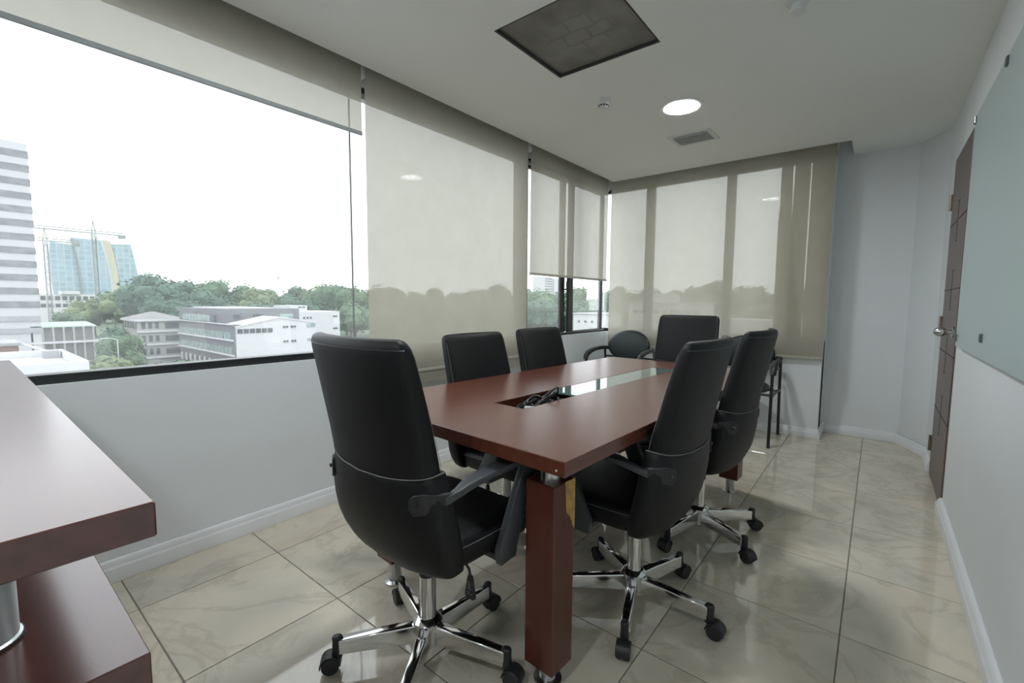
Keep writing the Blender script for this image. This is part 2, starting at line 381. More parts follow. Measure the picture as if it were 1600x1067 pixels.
# windows: black frames, glass panes
wx = -2.555
def winframe(name, boxes, panes, label):
    f = MB()
    for b in boxes: f.box(*b)
    o = struct(f.build(name, 'frame_black', bevel=.003, segs=1), label)
    for b in panes: MB().box(*b).build('pane', 'window_glass', o, smooth=False)
    return o
w1 = winframe('window_1', [(wx - .03, XL - .028, -1.35, 3.22, .868, .905), (wx - .03, XL - .03, -1.35, 3.22, 2.455, 2.49), (wx - .03, wx + .03, -1.35, -1.30, .9, 2.46), (wx - .03, wx + .03, 3.215, 3.36, .868, 2.49)],
               [(wx - .004, wx + .004, -1.30, 1.588, .905, 2.455), (wx - .004, wx + .004, 1.594, 3.215, .905, 2.455)], 'long window with black frame beside the table')
B(wx - .005, wx + .006, 1.588, 1.594, .905, 2.455).build('joint', 'frame_joint', w1, smooth=False)
w2 = winframe('window_2', [(wx - .03, XL - .028, 3.36, 4.86, .868, .895), (wx - .03, XL - .03, 3.36, 4.86, 2.47, 2.49), (wx + .0, wx + .03, 4.075, 4.165, .88, 2.47), (wx - .02, wx + .03, 4.80, 4.825, .88, 2.47), (wx + .0, wx + .025, 4.16, 4.80, .888, .905)],
               [(wx + .008, wx + .014, 4.165, 4.80, .9, 2.47), (wx - .018, wx - .012, 3.36, 3.975, .93, 2.43), (wx - .004, wx + .004, 4.825, 4.918, .9, 2.47)], 'sliding corner window with black frame')
B(wx - .03, wx - .002, 3.965, 4.045, .895, 2.455).build('sash', 'frame_black', w2, smooth=False)
B(wx - .03, wx - .002, 3.36, 3.965, .895, .935).build('sash', 'frame_black', w2, smooth=False)
B(wx - .03, wx - .002, 3.36, 3.965, 2.425, 2.455).build('sash', 'frame_black', w2, smooth=False)
MB().box(wx + .0, wx + .035, 4.03, 4.06, 1.33, 1.345).box(wx + .02, wx + .035, 4.035, 4.055, 1.335, 1.42).build('latch', 'frame_black', w2, smooth=False)
wy = YB + .11
w3 = winframe('window_3', [(wx - .02, -.40, wy - .03, wy + .03, .868, .905), (wx - .02, -.40, wy - .03, wy + .03, 2.465, 2.50), (-2.055, -1.965, wy - .03, wy + .03, .9, 2.47), (-1.232, -1.152, wy - .03, wy + .03, .9, 2.47), (-.765, -.745, wy - .03, wy + .03, .9, 2.47)],
               [(wx - .004, -2.055, wy - .004, wy + .004, .905, 2.465), (-1.965, -1.232, wy - .004, wy + .004, .905, 2.465), (-1.152, -.765, wy - .004, wy + .004, .905, 2.465), (-.745, -.40, wy - .004, wy + .004, .905, 2.465)], 'back window with black mullions behind the lowered blind')

# door
d = struct(B(XR - .008, XR + .035, DY0 + .004, DY1 - .004, .004, DZ - .003).build('door_1', 'door_wood', bevel=.002, segs=1), 'brown wooden door with thin engraved lines')
for z in (1.73, 1.30, .90, .50):
    MB().box(XR - .0095, XR, DY0 + .004, 3.93, z - .003, z + .003).build('groove', 'groove', d, smooth=False)
    MB().box(XR - .0095, XR, 4.0, DY1 - .004, z - .003, z + .003).build('groove', 'groove', d, smooth=False)
    MB().box(XR - .0095, XR, 3.962, 3.966, z - .13, z + .12).box(XR - .0095, XR, 3.93, 4.0, z + .118, z + .122).box(XR - .0095, XR, 3.93, 4.0, z - .132, z - .128).build('groove', 'groove', d, smooth=False)
for z in (1.90, 1.07, .22):
    h = MB().cyl((XR - .016, DY1 + .004, z - .055), (XR - .016, DY1 + .004, z + .055), .008, n=12).box(XR - .013, XR + .002, DY1 - .03, DY1 + .03, z - .05, z + .05)
    h.build('hinge', 'bronze', d)
kn = MB()
kn.cyl((XR - .008, 3.672, 1.045), (XR - .016, 3.672, 1.045), .032, n=24)
kn.cyl((XR - .016, 3.672, 1.045), (XR - .04, 3.672, 1.045), .012, n=16)
prof = [(.004, .034), (.016, .04), (.024, .05), (.028, .062), (.027, .076), (.021, .088), (.012, .095), (.003, .097)]
secs = [[(XR - dd, 3.672 + r * math.cos(2 * PI * k / 20), 1.045 + r * math.sin(2 * PI * k / 20)) for k in range(20)] for r, dd in prof]
kn.loft(secs); kn.build('door_knob', 'steel', d)

# ------------------------------------------------------------------ blinds
def blind(label, horizontal, a0, a1, pos, zb, ztop=2.60, rail='rail_beige'):
    """roller blind: fabric sheet, tube, hem rail, end brackets; runs along Y (horizontal=False) or X"""
    t = thing('roller_blind', (pos, a0, 0) if not horizontal else (a0, pos, 0), 0, label, 'blind', 'roller blinds on the windows')
    L = a1 - a0
    def P(u, d, z): return (d, u, z) if not horizontal else (u, -d, z)
    n = 28; f = MB(); vs = []
    for k in range(n + 1):
        u = L * k / n
        for q in range(9):
            z = zb + (ztop - zb) * q / 8
            vs.append(P(u, .0025 * math.sin(u * 5 + pos) * (1 - q / 8), z))
    fs = [(k * 9 + q, (k + 1) * 9 + q, (k + 1) * 9 + q + 1, k * 9 + q + 1) for k in range(n) for q in range(8)]
    f.add(vs, fs); f.build('fabric', 'blind_fabric', t)
    tb = MB().cyl(P(.01, -.03, ztop), P(L - .01, -.03, ztop), .030, n=20); tb.build('roller_tube', 'rail_grey', t)
    r = MB(); p0 = P(.0, -.008, zb - .006); p1 = P(L, .008, zb + .016)
    r.box(min(p0[0], p1[0]), max(p0[0], p1[0]), min(p0[1], p1[1]), max(p0[1], p1[1]), p0[2], p1[2]); r.build('bottom_rail', rail, t, bevel=.004)
    for u in (-.006, L + .002):
        b = MB(); q0 = P(u, -.05, ztop - .10); q1 = P(u + .004, .01, ztop + .05)
        b.box(min(q0[0], q1[0]), max(q0[0], q1[0]), min(q0[1], q1[1]), max(q0[1], q1[1]), q0[2], q1[2]); b.build('bracket', 'white_plastic', t, smooth=False)
    return t
XB = -2.43
blind('roller blind rolled nearly all the way up over the long window', False, -1.30, 1.597, XB, 2.178, rail='rail_grey')
b2 = blind('roller blind lowered past the sill behind the two window-side chairs', False, 1.619, 3.226, XB, .725)
MB().add([(0, 0, .64), (0, 1.607, .64), (0, 1.607, .722), (0, 0, .722)], [(0, 1, 2, 3)]).build('hem', 'blind_fabric', b2, smooth=False)
blind('half-lowered roller blind over the sliding corner window', False, 3.266, 4.726, XB, 1.452)
blind('wide roller blind covering the whole back window', True, -2.415, -.349, 4.77, .722)

# narrow cream curtain hanging over the right end of the back window
t = thing('curtain', (0, wy - .05, 0), 0, 'narrow cream curtain behind the right end of the back blind', 'curtain')
def drape(pts_top, pts_bot, zt_, zb_):
    m = MB(); n = 24; vs = []
    for k in range(n + 1):
        for q in range(7):
            f = q / 6; x = (pts_top[0] + (pts_top[1] - pts_top[0]) * k / n) * f + (pts_bot[0] + (pts_bot[1] - pts_bot[0]) * k / n) * (1 - f)
            vs.append((x, .008 * math.sin(x * 140), zb_ + (zt_ - zb_) * f))
    m.add(vs, [(k * 7 + q, (k + 1) * 7 + q, (k + 1) * 7 + q + 1, k * 7 + q + 1) for k in range(n) for q in range(6)])
    m.build('curtain_panel', 'curtain_cloth', t)
drape((-.745, -.672), (-.768, -.663), 2.48, 1.95)
drape((-.768, -.663), (-.765, -.535), 1.95, .88)
drape((-.655, -.535), (-.663, -.537), 2.48, 1.95)
drape((-.663, -.537), (-.66, -.537), 1.95, .88)
drape((-.527, -.40), (-.527, -.40), 2.48, .88)
B(-.76, -.40, -.006, .006, 2.475, 2.487).build('curtain_rod', 'rail_grey', t)

# ------------------------------------------------------------------ ceiling fittings
t = thing('access_panel', ((HX0 + HX1) / 2, (HY0 + HY1) / 2, ZC), 0, 'square dark grey scuffed access panel set into the ceiling', 'ceiling panel')
hw = (HX1 - HX0) / 2
B(-hw + .004, hw - .004, -.296, .296, .018, .035).build('panel', 'access_panel', t, smooth=False)
f = MB().box(-hw, hw, -.3, -.29, .002, .06).box(-hw, hw, .29, .3, .002, .06).box(-hw, -hw + .01, -.29, .29, .002, .06).box(hw - .01, hw, -.29, .29, .002, .06)
f.build('frame', 'vent_dark', t, smooth=False)
def led(x, y, label):
    t = thing('ceiling_light', (x, y, ZC), 0, label, 'light', 'round ceiling lights')
    MB().lathe([(.122, -.004), (.140, -.004), (.140, -.001), (.136, 0), (.122, 0)], n=40).build('trim_ring', 'white_plastic', t)
    MB().lathe([(.001, -.006), (.10, -.006), (.124, -.003), (.124, -.001), (.001, -.001)], n=40).build('diffuser', 'led_panel', t)
led(-1.122, 3.215, 'round glowing ceiling light between smoke detector and air vent')
led(-1.15, 1.16, 'round ceiling light above the near end of the table')
led(-.55, -.9, 'unseen round fill light added above the reception desk')  # added out of view, fills the room from behind the camera
led(-1.5, -2.6, 'unseen round fill light added behind the reception desk')  # second added fill lamp, also unseen behind the camera
t = thing('smoke_detector', (-1.492, 2.80, ZC), 0, 'small white smoke detector on the ceiling by the access panel', 'smoke detector')
MB().lathe([(.055, 0), (.055, -.008), (.05, -.012), (.04, -.016), (.02, -.018)], n=32).build('base', 'white_plastic', t)
MB().lathe([(.034, -.016), (.034, -.03), (.03, -.032), (.03, -.040), (.026, -.046), (.008, -.05)], n=32).build('sensor_cap', 'white_plastic', t)
g = MB()
for k in range(10):
    a = 2 * PI * k / 10; g.box(-.006, .006, -.002, .002, -.040, -.032)
    for q in range(len(g.v) - 8, len(g.v)):
        x, y, z = g.v[q]; y += .031; g.v[q] = (x * math.cos(a) - y * math.sin(a), x * math.sin(a) + y * math.cos(a), z)
g.build('slots', 'vent_dark', t, smooth=False)
t = thing('sprinkler', (-.356, 2.44, ZC), 0, 'small white ceiling fitting at the top edge of the picture', 'sprinkler')
MB().lathe([(.045, 0), (.045, -.006), (.024, -.010), (.024, -.035), (.032, -.037), (.034, -.045), (.010, -.052)], n=20).build('head', 'white_plastic', t)
t = thing('air_vent', (-1.24, 3.85, ZC), rad(-1), 'rectangular white louvred air vent in the ceiling', 'air vent')
f = MB().box(-.165, .165, -.14, -.11, -.006, 0).box(-.165, .165, .11, .14, -.006, 0).box(-.165, -.13, -.11, .11, -.006, 0).box(.13, .165, -.11, .11, -.006, 0)
f.build('frame', 'vent_white', t, bevel=.002, segs=1)
B(-.13, .13, -.11, .11, .0005, .012).build('cavity', 'vent_dark', t, smooth=False)
for k in range(6):
    y = -.092 + k * .0365
    MB().add([(-.13, y - .009, -.013), (.13, y - .009, -.013), (.13, y + .007, -.002), (-.13, y + .007, -.002), (-.13, y - .009, -.011), (.13, y - .009, -.011), (.13, y + .007, .0), (-.13, y + .007, .0)],
             [(0, 3, 2, 1), (4, 5, 6, 7), (0, 1, 5, 4), (1, 2, 6, 5), (2, 3, 7, 6), (3, 0, 4, 7)]).build('slat', 'vent_white', t, smooth=False)

# ------------------------------------------------------------------ frosted glass board on the right wall
t = thing('glass_board', (XR, 0, 0), 0, 'pale green frosted glass writing board on the right wall', 'board')
B(-.028, -.020, .75, 3.37, .985, 2.165).build('glass_sheet', 'frosted_board', t, bevel=.002, segs=1)
for y, z in ((3.345, 2.14), (2.61, 2.135), (3.335, 1.03), (2.605, 1.07), (1.6, 1.07), (1.6, 2.13), (.8, 1.07), (.8, 2.13)):
    MB().box(-.036, -.002, y - .016, y + .016, z - .018, z + .018).build('clip', 'clip_metal', t, bevel=.003, segs=1)

# ------------------------------------------------------------------ conference table
TROT = rad(-3.5)
tnr = Vector((-.603, .971)); W_, L_ = 1.10, 2.146
ux = Vector((math.cos(TROT), math.sin(TROT))); uy = Vector((-math.sin(TROT), math.cos(TROT)))
tc = tnr - ux * W_ / 2 + uy * L_ / 2
t = thing('conference_table', (tc.x, tc.y, 0), TROT, 'long reddish brown conference table with a glass strip down its middle', 'table')
ZT, ZU = .79, .747
hx, hy = W_ / 2, L_ / 2
s0, s1, q0, q1 = -.075, .085, -hy + .375, hy - .33     # slot for glass and cables
m = MB()
def ring(z): return [(-hx, -hy, z), (hx, -hy, z), (hx - .052, hy, z), (-hx, hy, z), (s0, q0, z), (s1, q0, z), (s1, q1, z), (s0, q1, z)]
vs = ring(ZT) + ring(ZU)
fs = [(0, 1, 5, 4), (1, 2, 6, 5), (2, 3, 7, 6), (3, 0, 4, 7), (8, 12, 13, 9), (9, 13, 14, 10), (10, 14, 15, 11), (11, 15, 12, 8),
      (0, 8, 9, 1), (1, 9, 10, 2), (2, 10, 11, 3), (3, 11, 8, 0), (4, 5, 13, 12), (5, 6, 14, 13), (6, 7, 15, 14), (7, 4, 12, 15)]
m.add(vs, fs); m.build('tabletop', 'mahogany', t, bevel=.002, segs=1, smooth=False)
B(s0 + .002, s1 - .002, q0 + .36, q1 - .004, ZT - .008, ZT - .001).build('glass_strip', 'table_glass', t, smooth=False)
tr = MB().box(s0, s1, q0, q1, .655, .665).box(s0 - .012, s0, q0, q1, .655, ZU).box(s1, s1 + .012, q0, q1, .655, ZU).box(s0 - .012, s1 + .012, q0 - .012, q0, .655, ZU).box(s0 - .012, s1 + .012, q1, q1 + .012, .655, ZU)
tr.build('cable_tray', 'mahogany_leg', t, smooth=False)
Mi = Matrix.Rotation(-TROT, 2)
def tl(x, y): v = Mi @ (Vector((x, y)) - tc); return v.x, v.y
legs = [tl(-.757, 1.135), tl(-1.555, 1.14), tl(-.675, 3.085), tl(-1.47, 3.11)]
for k, (lx, ly) in enumerate(legs):
    zb_ = (.062, .112, .095, .095)[k]
    lg = MB().box(lx - .055, lx + .055, ly - .052, ly + .052, zb_, .660).build('leg', 'mahogany_leg', t, bevel=.002, segs=1)
    MB().cyl((lx, ly, .66), (lx, ly, ZU), .034, n=24).build('spacer', 'steel', lg)
    MB().lathe([(.045, 0), (.045, .006), (.026, .010), (.026, zb_)], (lx, ly, 0), 24).build('foot', 'steel', lg)
    if k == 0:
        ch = MB().prism([(ly + .002, .662), (ly + .053, .662), (ly + .053, .50), (ly + .042, .515), (ly + .030, .545), (ly + .010, .565), (ly + .006, .60)], 'x', lx + .054, lx + .0562)
        ch.build('chipped_veneer', 'chip_wood', lg, smooth=False)['label'] = 'bare chipped yellow wood'
MB().cyl((hx - .028, -hy - .001, ZT - .028), (hx - .028, -hy + .004, ZT - .028), .003, n=10).build('screw', 'white_plastic', t)

# cables lying in the slot of the table
def wpt(lx, ly, z): v = ux * lx + uy * ly + tc; return (v.x, v.y, z)
rc = random.Random(3)
yq = q0
c = thing('cable_coil', (0, 0, 0), 0, 'tangled bundle of black cables coiled in the table slot', 'cable')
for q in range(7):
    cy_ = yq + .13 + .025 * q; cz_ = .762 + rc.uniform(-.012, .012); ra = rc.uniform(.030, .058); tl_ = rc.uniform(.15, 1.15) * rc.choice((-1, 1)); az = rc.uniform(-.6, .6); ph = rc.uniform(0, 6.28)
    pts = []
    for k in range(64):
        a_ = 2 * PI * 2.2 * k / 63 + ph; r_ = ra * (1 + .22 * math.sin(a_ * .63 + ph) + .1 * math.sin(2.3 * a_))
        u_, v_ = r_ * math.cos(a_), r_ * 1.25 * math.sin(a_)
        x_ = u_ * math.cos(tl_); z_ = u_ * math.sin(tl_)
        pts.append(wpt(max(-.07, min(.078, .005 + x_ * math.cos(az) - v_ * math.sin(az) * .5)), cy_ + x_ * math.sin(az) + v_, max(.70, cz_ + z_ + .006 * math.sin(3 * a_))))
    MB().tube(pts, .0042, 6).build('cable', 'cable_black', c)
MB().tube([wpt(-.06, yq + .01, .70), wpt(-.045, yq + .05, .732), wpt(-.02, yq + .10, .765), wpt(.01, yq + .17, .79)], .0042, 6).build('cable', 'cable_black', c)
MB().tube([wpt(-.02, yq + .01, .69), wpt(.0, yq + .05, .725), wpt(.03, yq + .10, .755), wpt(.04, yq + .2, .785)], .0042, 6).build('cable', 'cable_black', c)
MB().tube([wpt(.03, yq + .01, .69), wpt(.045, yq + .06, .72), wpt(.055, yq + .11, .745), wpt(.02, yq + .2, .77)], .0042, 6).build('cable', 'cable_black', c)
pl = thing('cable_plug', wpt(.05, yq + .075, .772), TROT + .5, 'grey cable connector resting among the black cables', 'plug')
B(-.02, .02, -.012, .012, -.009, .009).build('housing', 'plug_grey', pl, bevel=.004)
B(.02, .038, -.009, .009, -.006, .006).build('tip', 'steel', pl, bevel=.002)
ad = thing('power_adapter', wpt(.02, yq + .315, .665), TROT + .2, 'black power adapter beside the coiled cables', 'adapter')
B(-.035, .035, -.05, .05, 0, .10).build('body', 'nylon', ad, bevel=.008)
MB().tube([(0, -.05, .05), (.0, -.07, .06), (-.02, -.09, .08)], .004, 6).build('lead', 'cable_black', ad)
# cable hanging under the near end
hc = thing('hanging_cable', (0, 0, 0), 0, 'thin black cable hanging in a loop under the table edge', 'cable')
MB().tube([wpt(.02, -hy + .30, .74), wpt(.0, -hy + .24, .70), wpt(-.04, -hy + .20, .675), wpt(-.09, -hy + .20, .67), wpt(-.13, -hy + .24, .70), wpt(-.14, -hy + .27, .745)], .004, 6).build('cable', 'cable_black', hc)

# ------------------------------------------------------------------ office chairs
def sup(a, e): return math.copysign(abs(a) ** e, a)
def back_sec(z, w, t, yc, wrap, rise, n=44, e=.42):
    out = []
    for k in range(n):
        a = 2 * PI * k / n; c, s = math.cos(a), math.sin(a)
        x = w * sup(c, e); u = abs(x) / max(w, 1e-6)
        y = yc + t / 2 * sup(s, e) + wrap * u * u * min(1, w / .2)
        zz = z + rise * (u ** 2) * .5 + rise * .5 * (s * .5 + .5) * (u ** 2)
        out.append((x, y, zz))
    return out
def interp(tab, z):
    for (a, va), (b, vb) in zip(tab, tab[1:]):
        if z <= b: return va + (vb - va) * max(0, (z - a)) / (b - a)
    return tab[-1][1]
YC = [(.40, -.135), (.5, -.168), (.6, -.188), (.7, -.198), (.8, -.216), (.9, -.238), (1.0, -.262), (1.1, -.288)]
up = []
for z, w_, t_ in [(.69, .242, .08), (.74, .242, .08), (.80, .2415, .078), (.88, .241, .074), (.96, .2405, .068), (1.02, .2395, .062), (1.06, .238, .058), (1.08, .235, .054), (1.093, .229, .046), (1.101, .219, .034), (1.105, .205, .016)]:
    up.append(back_sec(z, w_, t_, interp(YC, z), .042, 0))
ME = {}
ME['backrest'] = MB().loft(up).mesh('backrest', 'leather', ang=60)
lo = []
for z, w_, t_, rs in [(.424, .205, .02, 0), (.426, .232, .045, 0), (.433, .251, .066, 0), (.450, .268, .082, 0), (.480, .279, .092, 0), (.52, .284, .098, 0), (.57, .283, .098, .002), (.62, .275, .098, .006), (.67, .262, .095, .016), (.70, .2525, .091, .026), (.716, .248, .087, .030), (.719, .243, .081, .030)]:
    lo.append(back_sec(z, w_, t_, interp(YC, z), .048, rs))
ME['lower'] = MB().loft(lo).mesh('lower_shell', 'leather', ang=60)
seam = back_sec(.720, .2490, .089, interp(YC, .720), .048, .030, n=64)
ME['seam'] = MB().tube(seam[30:64] + seam[0:3], .0014, 5).mesh('seam', 'stitch')
tops = back_sec(1.079, .2365, .0555, interp(YC, 1.079), .042, 0, n=64)
ME['topseam'] = MB().tube(tops[33:64], .0013, 5).mesh('top_stitching', 'nylon_grey')
edge = []
for z in [.745 + .32 * k / 24 for k in range(25)]:
    edge.append((.240 - .008 * (z - .7) / .37, interp(YC, z) + .042 * .93 + .030 - .010 * (z - .7) / .37, z))
ME['edge_r'] = MB().tube(edge, .0007, 5).mesh('edge_stitching', 'stitch')
ME['edge_l'] = MB().tube([(-x, y, z) for x, y, z in edge], .0007, 5).mesh('edge_stitching', 'stitch')
def seat_sec(z, wx_, wy_, n=44, e=.5, yc=.065):
    out = []
    for k in range(n):
        a = 2 * PI * k / n; x = wx_ * sup(math.cos(a), e); y = yc + wy_ * sup(math.sin(a), e)
        zz = z - (.030 * max(0, (y - .15) / .16) ** 2 if y > .15 else 0) + .010 * (abs(x) / .25) ** 2
        out.append((x, y, zz))
    return out
ME['seat'] = MB().loft([seat_sec(*q) for q in [(.420, .19, .19), (.423, .225, .222), (.432, .244, .240), (.455, .253, .249), (.485, .254, .250), (.502, .248, .244), (.512, .232, .228), (.518, .19, .19), (.520, .12, .12)]]).mesh('seat', 'leather', ang=60)
ss = seat_sec(.493, .2535, .2495, n=64)
ME['seatseam'] = MB().tube(ss + ss[:1], .0010, 5).mesh('seat_stitching', 'stitch')
ME['seatfold'] = MB().tube([(-.15, -.02, .5195), (-.12, .02, .520), (-.06, .045, .521), (0, .05, .5215), (.06, .045, .521), (.12, .02, .520), (.17, -.03, .5195), (.20, -.06, .516)], .0016, 5).mesh('seat_crease', 'nylon')
ME['mech'] = MB().box(-.09, .09, -.10, .14, .388, .424).box(-.05, .05, -.13, -.09, .40, .45).mesh('tilt_mechanism', 'nylon', bevel=.01)
def arm(sg):
    a = MB()
    secs = []
    for y, xc, hwid, zc, hh in [(-.150, .262, .008, .672, .013), (-.13, .263, .009, .674, .012), (-.10, .262, .013, .680, .011), (-.05, .257, .024, .692, .010), (.05, .257, .027, .700, .010), (.19, .258, .027, .706, .010), (.222, .258, .024, .706, .009), (.236, .258, .016, .704, .005)]:
        secs.append([(sg * (xc - hwid), y, zc - hh), (sg * (xc + hwid), y, zc - hh), (sg * (xc + hwid), y, zc + hh), (sg * (xc - hwid), y, zc + hh)])
    a.loft(secs)
    st = [(.232, .702), (.165, .700), (.050, .455), (.055, .405), (.125, .410), (.135, .455)]
    x0, x1 = sorted((sg * .259, sg * .284))
    a.prism(st, 'x', x0, x1)
    x0, x1 = sorted((sg * .07, sg * .28)); a.box(x0, x1, .065, .12, .405, .425)
    return a.mesh('armrest', 'nylon_grey', bevel=.004)
ME['arm_r'], ME['arm_l'] = arm(1), arm(-1)
def bracket(sg):
    rear = [(.270, -.105, .668, .686), (.269, -.140, .662, .690), (.258, -.172, .652, .695), (.238, -.194, .640, .699), (.212, -.209, .634, .692), (.200, -.214, .650, .676)]
    secs = [[(sg * x, y - .006, z0), (sg * x, y - .006, z1), (sg * (x - .006), y + .014, z1), (sg * (x - .006), y + .014, z0)] for x, y, z0, z1 in rear]
    return MB().loft(secs).mesh('bracket', 'nylon', bevel=.002, segs=1)
ME['br_r'], ME['br_l'] = bracket(1), bracket(-1)
ME['screw'] = MB().cyl((0, -.003, 0), (0, .006, 0), .006, n=12).mesh('screw', 'tube_black')
ME['rod'] = MB().cyl((0, 0, .24), (0, 0, .40), .014, n=20).mesh('gas_rod', 'chrome')
ME['column'] = MB().lathe([(.030, .085), (.027, .10), (.027, .29), (.024, .292)], n=24).mesh('column', 'chrome')
ME['collar'] = MB().lathe([(.024, .288), (.028, .290), (.028, .302), (.022, .312), (.014, .314)], n=24).mesh('collar', 'nylon')
ME['hub'] = MB().lathe([(.030, .045), (.041, .052), (.043, .115), (.049, .120), (.049, .133), (.036, .145), (.030, .147)], n=28).mesh('star_base', 'chrome')
sp = MB().loft([[(.03, -.019, .062), (.03, .019, .062), (.03, .019, .122), (.03, .016, .126), (.03, -.016, .126), (.03, -.019, .122)],
                [(.285, -.015, .062), (.285, .015, .062), (.285, .015, .107), (.285, .012, .111), (.285, -.012, .111), (.285, -.015, .107)]])
ME['spoke'] = sp.mesh('spoke', 'chrome', bevel=.002, segs=1)
cs = MB()
cs.loft([[(.290 + r * math.cos(2 * PI * k / 14), r * .85 * math.sin(2 * PI * k / 14), z) for k in range(14)] for r, z in [(.016, .050), (.018, .062), (.016, .10), (.017, .114), (.014, .119), (.005, .121)]])
for sg in (-1, 1):
    cs.cyl((.312, sg * .004, .029), (.312, sg * .023, .029), .029, .027, n=22)
hood = [(.312 + .033 * math.cos(a), .029 + .033 * math.sin(a)) for a in [rad(-10 + 190 * k / 14) for k in range(15)]]
inner = [(.312 + .0295 * math.cos(a), .029 + .0295 * math.sin(a)) for a in [rad(180 - 190 * k / 14) for k in range(15)]]
cs.prism(hood + inner, 'y', -.024, .024)
ME['caster'] = cs.mesh('caster', 'nylon', bevel=.0015, segs=1)
ME['lever'] = MB().tube([(.05, .02, .405), (.16, .03, .402), (.205, .035, .395), (.222, .042, .37), (.225, .045, .345)], .0045, 8).mesh('lever', 'tube_black')
ME['paddle'] = MB().loft([[(.225 + a, .045 + b, z) for a, b in ((-wq, -.005), (wq, -.005), (wq, .005), (-wq, .005))] for wq, z in [(.008, .350), (.012, .335), (.022, .285), (.020, .276), (.012, .272)]]).mesh('paddle', 'nylon', bevel=.002, segs=1)
pm = MB()
for dz_, ww in ((.328, .006), (.320, .008), (.308, .011), (.300, .004), (.292, .013)):
    pm.box(.225 - ww, .225 + ww, .0392, .0396, dz_ - .0018, dz_ + .0018)
pm.add([(.219, .0394, .312), (.225, .0394, .318), (.231, .0394, .312)], [(0, 1, 2)])
ME['mark'] = pm.mesh('print', 'stitch', smooth=False)

def office_chair(x, y, heading, dz, base_rot, label, back_tilt=0):
    """heading: direction the chair faces, degrees from +Y counterclockwise"""
    t = thing('office_chair', (x, y, 0), rad(heading), label, 'chair', 'office chairs around the conference table')
    up_ = (0, 0, dz)
    bk = place('backrest', ME['backrest'], t, up_)
    for k in ('topseam', 'edge_r', 'edge_l'): place(ME[k].name.split('.')[0], ME[k], bk)
    lw = place('lower_shell', ME['lower'], t, up_); place('seam', ME['seam'], lw)
    st = place('seat', ME['seat'], t, up_); place('seat_stitching', ME['seatseam'], st); place('seat_crease', ME['seatfold'], st)
    place('tilt_mechanism', ME['mech'], t, up_)
    for a, b, sg in (('arm_r', 'br_r', 1), ('arm_l', 'br_l', -1)):
        ar = place('armrest', ME[a], t, up_); place('bracket', ME[b], ar); place('screw', ME['screw'], ar, (sg * .225, -.2115, .668))
    place('gas_rod', ME['rod'], t, up_); place('column', ME['column'], t); place('collar', ME['collar'], t)
    hb = place('star_base', ME['hub'], t, None, (0, 0, rad(base_rot - heading)))
    for k in range(5):
        a = 2 * PI * k / 5
        place('spoke', ME['spoke'], hb, None, (0, 0, a)); place('caster', ME['caster'], hb, None, (0, 0, a))
    lv = place('lever', ME['lever'], t, (-.045, -.02, dz)); place('paddle', ME['paddle'], lv); place('print', ME['mark'], lv)
    return t
office_chair(-1.125, .955, -2, 0, 16, 'black leather office chair at the near end of the table, back towards the viewer')
office_chair(-.70, 1.66, 90, -.025, 0, 'black leather office chair on the door side, nearest the table corner with chipped leg')
office_chair(-.675, 2.42, 88, -.025, -30, 'black leather office chair on the door side, next to the far table leg')
office_chair(-1.53, 1.86, -90, -.08, -48, 'black leather office chair on the window side, facing the cable slot')
office_chair(-1.53, 2.49, -90, -.075, 20, 'black leather office chair on the window side, below the sliding window')
office_chair(-1.20, 3.55, 180, 0, -20, 'black leather office chair at the far head of the table, before the back blind')

# ------------------------------------------------------------------ visitor chairs with oval backs
def oval(cx, cy, cz, rx, rz, th, n=40, layers=((.80, -1.0), (.93, -.85), (1, -.4), (1, .3), (.95, .75), (.82, 1.0))):
    secs = []
    for s_, d_ in layers:
        secs.append([(cx + rx * s_ * math.cos(2 * PI * k / n), cy + d_ * th / 2 - .035 * (1 - (math.cos(2 * PI * k / n) * s_) ** 2) + .05 * (rz * s_ * math.sin(2 * PI * k / n)) * -3, cz + rz * s_ * math.sin(2 * PI * k / n)) for k in range(n)])
    return MB().loft(secs)
VM = {}
VM['back'] = oval(0, -.19, .745, .235, .165, .055).mesh('backrest', 'leather_green', ang=60)
VM['seat'] = MB().loft([[(rx * math.cos(2 * PI * k / 40), .02 + rx * .96 * sup(math.sin(2 * PI * k / 40), .85), z) for k in range(40)] for rx, z in [(.17, .435), (.225, .44), (.238, .46), (.236, .48), (.215, .497), (.15, .505), (.06, .507)]]).mesh('seat', 'leather_green', ang=60)
def varm(sg):
    path = [(.225, -.235, .70), (.262, -.205, .712), (.283, -.15, .715), (.29, -.07, .715), (.29, .02, .712), (.29, .10, .700), (.29, .16, .680), (.29, .20, .650), (.29, .215, .612)]
    return MB().tube([(sg * x, y, z) for x, y, z in path], [.014, .018, .02, .021, .022, .024, .025, .024, .020], 12, flat=1.15).mesh('armrest', 'nylon')
VM['arm_r'], VM['arm_l'] = varm(1), varm(-1)
VM['fleg'] = MB().tube([(0, .215, .62), (0, .22, .45), (0, .235, 0)], .0125, 12).mesh('leg', 'tube_black')
VM['rleg'] = MB().tube([(0, -.20, .70), (0, -.215, .55), (0, -.215, .44), (0, -.27, 0)], .0125, 12).mesh('leg', 'tube_black')
fr = MB()
for sg in (-1, 1): fr.tube([(sg * .28, .22, .428), (sg * .28, -.215, .428)], .012, 10)
fr.tube([(-.28, .14, .428), (.28, .14, .428)], .011, 10); fr.tube([(-.28, -.14, .428), (.28, -.14, .428)], .011, 10); fr.tube([(-.28, -.205, .62), (.28, -.205, .62)], .010, 10)
VM['frame'] = fr.mesh('seat_frame', 'tube_black')
